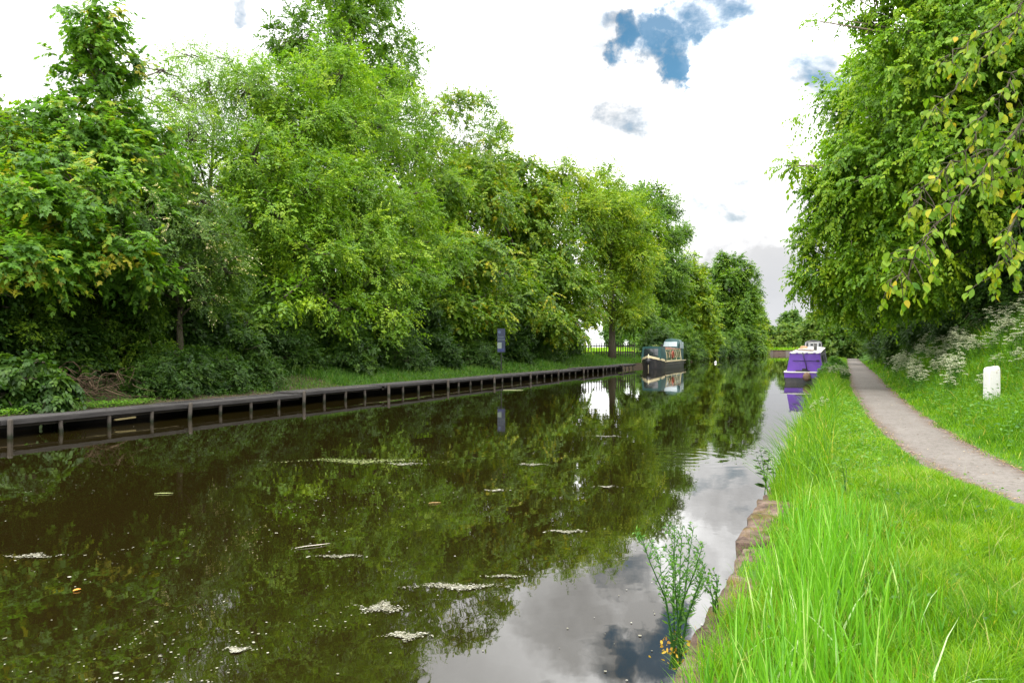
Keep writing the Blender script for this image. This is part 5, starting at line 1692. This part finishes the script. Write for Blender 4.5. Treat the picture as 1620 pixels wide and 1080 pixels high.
for (px, py, hw, hh, mt, lab) in SCUM:
    Z = F_PX * EYE / (py - HOR)
    c = at(px, py, Z)
    mw = hw / F_PX * Z
    md = hh * Z * Z / (F_PX * EYE)
    n_ = int(50 + 12 * hw * max(1, hh) / 6)
    u = rng.normal(0, 0.30, n_) * np.where(rng.random(n_) < 0.35, 2.0, 1.0) + rng.choice([-0.35, 0.0, 0.25], n_)
    v_ = rng.normal(0, 0.36, n_) * (1.0 - 0.5 * np.clip(np.abs(u), 0, 1)) + 0.3 * np.sin(u * 4 + px)
    fx = np.array([CT, ST])
    fy = np.array([-ST, CT])
    P = np.zeros((n_, 3))
    P[:, :2] = (u * mw)[:, None] * fx + (v_ * md)[:, None] * fy
    P[:, 2] = rng.uniform(0.006, 0.012, n_)
    o = flakes('scum_patch', P, (0.009 + 0.03 * rng.random(n_) ** 2.5) * max(0.6, Z / 11), mt, rng)
    o.location = (c[0], c[1], 0)
    tag(o, lab, 'scum patch', 'scum patches on the canal')
for (px, py, ang, L, w_, col, lab, nm) in ((495, 864, 0.55, 0.36, 0.012, (0.45, 0.40, 0.33), 'thin pale stick floating in the dark reflection', 'floating_stick'), (688, 796, 0.2, 0.16, 0.018, (0.30, 0.19, 0.07), 'orange-brown strip of bark floating in mid canal', 'floating_bark'), (259, 781, 0.15, 0.24, 0.022, (0.22, 0.25, 0.08), 'yellow-green leaf blade floating left in the dark water', 'floating_leaf'), (122, 934, 0.9, 0.06, 0.03, (0.55, 0.22, 0.025), 'bright orange leaf floating at the lower left', 'floating_leaf'), (812, 617, 0.0, 0.9, 0.05, (0.4, 0.42, 0.2), 'pale reed stem floating close to the far walkway', 'floating_reed')):
    c = at(px, py, F_PX * EYE / (py - HOR))
    mb = MB()
    pts = [(-L / 2, 0, 0), (-L / 5, 0.015 * L, 0.004), (L / 5, -0.02 * L, 0.004), (L / 2, 0.03 * L, 0)]
    rr = [(w_ * .25), w_ * .5, w_ * .5, w_ * .15]
    rings = []
    for p_, r_ in zip(pts, rr):
        rings.append([(p_[0], p_[1] + r_ * math.cos(a), p_[2] + min(0.006, r_ * .5) * math.sin(a)) for a in np.linspace(0, 2 * PI, 9)[:-1]])
    mb.loft(rings)
    o = mb.build(nm, plain_mat(nm + '_tone', col, 0.7, 0.15, 20), None)
    o.location = (c[0], c[1], 0.008)
    o.rotation_euler = (0, 0, ang + TH)
    tag(o, lab, nm.split('_')[1])

# ------------------------------------------------------------------ sky, sun, camera
def cam_dir(px, py):
    d = at(px, py, 1.0) - np.array([0, 0, EYE])
    return d / np.linalg.norm(d)


sun_dir = unit(np.array([0.05, -0.50, 0.85]))
W = bpy.data.worlds.new('World')
SC.world = W
n = N(W)
tc = n('ShaderNodeTexCoord')
dirv = tc.outputs['Generated']
wn = n('ShaderNodeTexNoise', ins={'Vector': dirv, 'Scale': 12.0, 'Detail': 8.0, 'Roughness': 0.62})
wo = n('ShaderNodeVectorMath', operation='SUBTRACT', ins={0: wn.outputs['Color'], 1: (0.5, 0.5, 0.5)})
ws = n('ShaderNodeVectorMath', operation='SCALE', ins={0: wo.outputs[0]})
ws.inputs['Scale'].default_value = 0.13
wd_ = n('ShaderNodeVectorMath', operation='ADD', ins={0: dirv, 1: ws.outputs[0]})
wn_ = n('ShaderNodeVectorMath', operation='NORMALIZE', ins={0: wd_.outputs[0]})
dirw = wn_.outputs[0]
sky = n('ShaderNodeTexSky', sky_type='NISHITA', sun_disc=False, sun_elevation=float(math.asin(sun_dir[2])), sun_rotation=float(math.atan2(sun_dir[0], sun_dir[1])), air_density=1.0, dust_density=0.6, ozone_density=1.5)
blue = n.mix(1.0, sky.outputs[0], (0.062, 0.156, 0.172), 'MULTIPLY')


def blob(px, py, r_out, r_in):
    d = cam_dir(px, py)
    dp = n('ShaderNodeVectorMath', operation='DOT_PRODUCT', ins={0: dirw, 1: tuple(float(x) for x in d)})
    m = n('ShaderNodeMapRange', ins={0: dp.outputs['Value'], 1: math.cos(r_out / F_PX), 2: math.cos(r_in / F_PX), 3: 0.0, 4: 1.0})
    return m.outputs[0]


def mp_(scale, off=(0, 0, 0)):
    m = n('ShaderNodeMapping', ins={'Scale': scale, 'Location': off})
    n.link(dirv, m.inputs['Vector'])
    return m.outputs[0]


f1 = n.noise(6.5, 10, 0.62, mp_((1, 1, 1.7)), 0.3)
f2 = n.noise(4.6, 8, 0.6, mp_((1, 1, 1.8), (3.1, 1.7, 0.4)), 0.3)
f3 = n.noise(13.0, 8, 0.62, mp_((1, 1, 1.5), (7, 2, 5)), 0.4)


def most(blobs):
    v_ = 0.0
    for (px, py, ro, ri, k_) in blobs:
        v_ = n.math('MAXIMUM', v_, n.math('MULTIPLY', blob(px, py, ro, ri), k_))
    return v_


hole = most(((1030, 76, 48, 4, .50), (1068, 70, 48, 4, .56), (1100, 62, 34, 3, .50), (1062, 112, 32, 3, .56), (985, 70, 36, 3, .42), (1120, 38, 50, 4, .46), (1165, 12, 62, 4, .50), (1215, 40, 60, 4, .34), (1275, 110, 80, 4, .40), (1320, 125, 70, 4, .38), (992, 178, 46, 4, .20), (1245, 165, 46, 4, .36), (395, 2, 24, 2, .4)))
puff = most(((1165, 125, 78, 30, .30), (1105, 165, 50, 20, .2), (1230, 60, 50, 10, .12), (1200, 165, 80, 30, .2)))
dens = n.math('ADD', n.math('SUBTRACT', n.math('ADD', n.math('MULTIPLY', n.math('SUBTRACT', f1, 0.5), 1.15), n.math('ADD', n.math('MULTIPLY', n.math('SUBTRACT', f3, 0.5), 0.75), 0.54)), hole), puff)
cover = n.ramp(dens, [(0.0, (0.10,) * 3), (0.10, (0.26,) * 3), (0.24, (0.66,) * 3), (0.40, (1, 1, 1))])
thick = n.ramp(dens, [(0.05, (0.48,) * 3), (0.24, (0.62,) * 3), (0.40, (1, 1, 1))])
# the cloud's own light and shade: thick undersides are greyer
shade = most(((905, 140, 100, 5, .25), (985, 185, 70, 5, .25), (965, 60, 50, 5, .25), (1205, 185, 85, 5, .20), (1152, 243, 50, 5, .12), (1215, 400, 170, 20, .4), (1190, 480, 170, 40, .6), (1110, 215, 60, 5, .15), (1280, 250, 120, 30, .15), (90, 60, 80, 10, .4), (1330, 170, 130, 10, .2)))
tex = n.ramp(n.math('ADD', n.math('MULTIPLY', f2, 0.7), n.math('MULTIPLY', f3, 0.3)), [(0.34, (1, 1, 1)), (0.62, (0.1,) * 3)])
gf = n.math('MULTIPLY', shade, n.math('ADD', n.math('MULTIPLY', tex, 0.85), 0.4), clamp=True)
gen = n.ramp(f2, [(0.34, (0.4,) * 3), (0.43, (0, 0, 0))])
gf = n.math('MAXIMUM', gf, n.math('MULTIPLY', gen, 0.45))
grey = n.ramp(gf, [(0.0, (4.8, 4.8, 4.8)), (0.14, (2.2, 2.2, 2.2)), (0.32, (1.02, 1.02, 1.025)), (0.75, (0.84, 0.855, 0.88)), (1.0, (0.72, 0.74, 0.78))])
# thinner, brighter cloud towards the left of the canal; greyer low down to the right
thin = blob(480, 140, 440, 200)
grey = n.mix(n.math('MULTIPLY', thin, 0.9), grey, (2.2, 2.2, 2.2))
low = n('ShaderNodeSeparateXYZ', ins={0: dirv}).outputs[2]
lowm = n.ramp(low, [(0.0, (1, 1, 1)), (0.10, (0.4,) * 3), (0.2, (0, 0, 0))])
grey = n.mix(n.math('MULTIPLY', lowm, 0.5), grey, (1.12, 1.15, 1.22))
# the hidden sun brightens the overcast high up behind the camera
dp = n('ShaderNodeVectorMath', operation='DOT_PRODUCT', ins={0: dirv, 1: tuple(float(x) for x in sun_dir)})
glow = n('ShaderNodeMapRange', ins={0: dp.outputs['Value'], 1: 0.45, 2: 1.0, 3: 1.0, 4: 1.5})
glow.interpolation_type = 'SMOOTHSTEP'
zen = n('ShaderNodeMapRange', ins={0: low, 1: 0.42, 2: 1.0, 3: 1.0, 4: 1.25})
cloud = n.mix(1.0, grey, n.mix(1.0, (1, 1, 1), (1, 1, 1)), 'MULTIPLY')
cm = n('ShaderNodeVectorMath', operation='SCALE', ins={0: cloud})
n.link(n.math('MULTIPLY', n.math('MULTIPLY', glow.outputs[0], zen.outputs[0]), thick), cm.inputs['Scale'])
skyc = n.mix(cover, blue, cm.outputs[0])
bg = n('ShaderNodeBackground', ins={'Color': skyc, 'Strength': 1.0})
o_ = n.t.nodes.new('ShaderNodeOutputWorld')
n.link(bg.outputs[0], o_.inputs['Surface'])

sl = bpy.data.lights.new('sun', 'SUN')
sl.energy = 2.6
sl.angle = R(9)
sl.color = (1.0, 0.95, 0.86)
so = bpy.data.objects.new('sun', sl)
COL.objects.link(so)
from mathutils import Vector
so.rotation_euler = Vector(tuple(-float(x) for x in sun_dir)).to_track_quat('-Z', 'Y').to_euler()

cd = bpy.data.cameras.new('camera')
cd.sensor_width = 36.0
cd.lens = 36.0 * F_PX / 1620.0
cd.clip_start = 0.05
cd.clip_end = 3000
cd.shift_y = (HOR - 540.0) / 1620.0
co = bpy.data.objects.new('camera', cd)
COL.objects.link(co)
co.location = (0, 0, EYE)
co.rotation_euler = (R(90), 0, TH)
SC.camera = co

SC.render.engine = 'CYCLES'
SC.cycles.use_denoising = True
SC.cycles.max_bounces = 7
SC.cycles.diffuse_bounces = 3
SC.cycles.glossy_bounces = 3
SC.cycles.transmission_bounces = 5
SC.cycles.use_adaptive_sampling = True
SC.cycles.adaptive_threshold = 0.015
SC.view_settings.view_transform = 'Standard'
SC.view_settings.look = 'None'
SC.view_settings.exposure = -0.38
SC.view_settings.gamma = 1.0
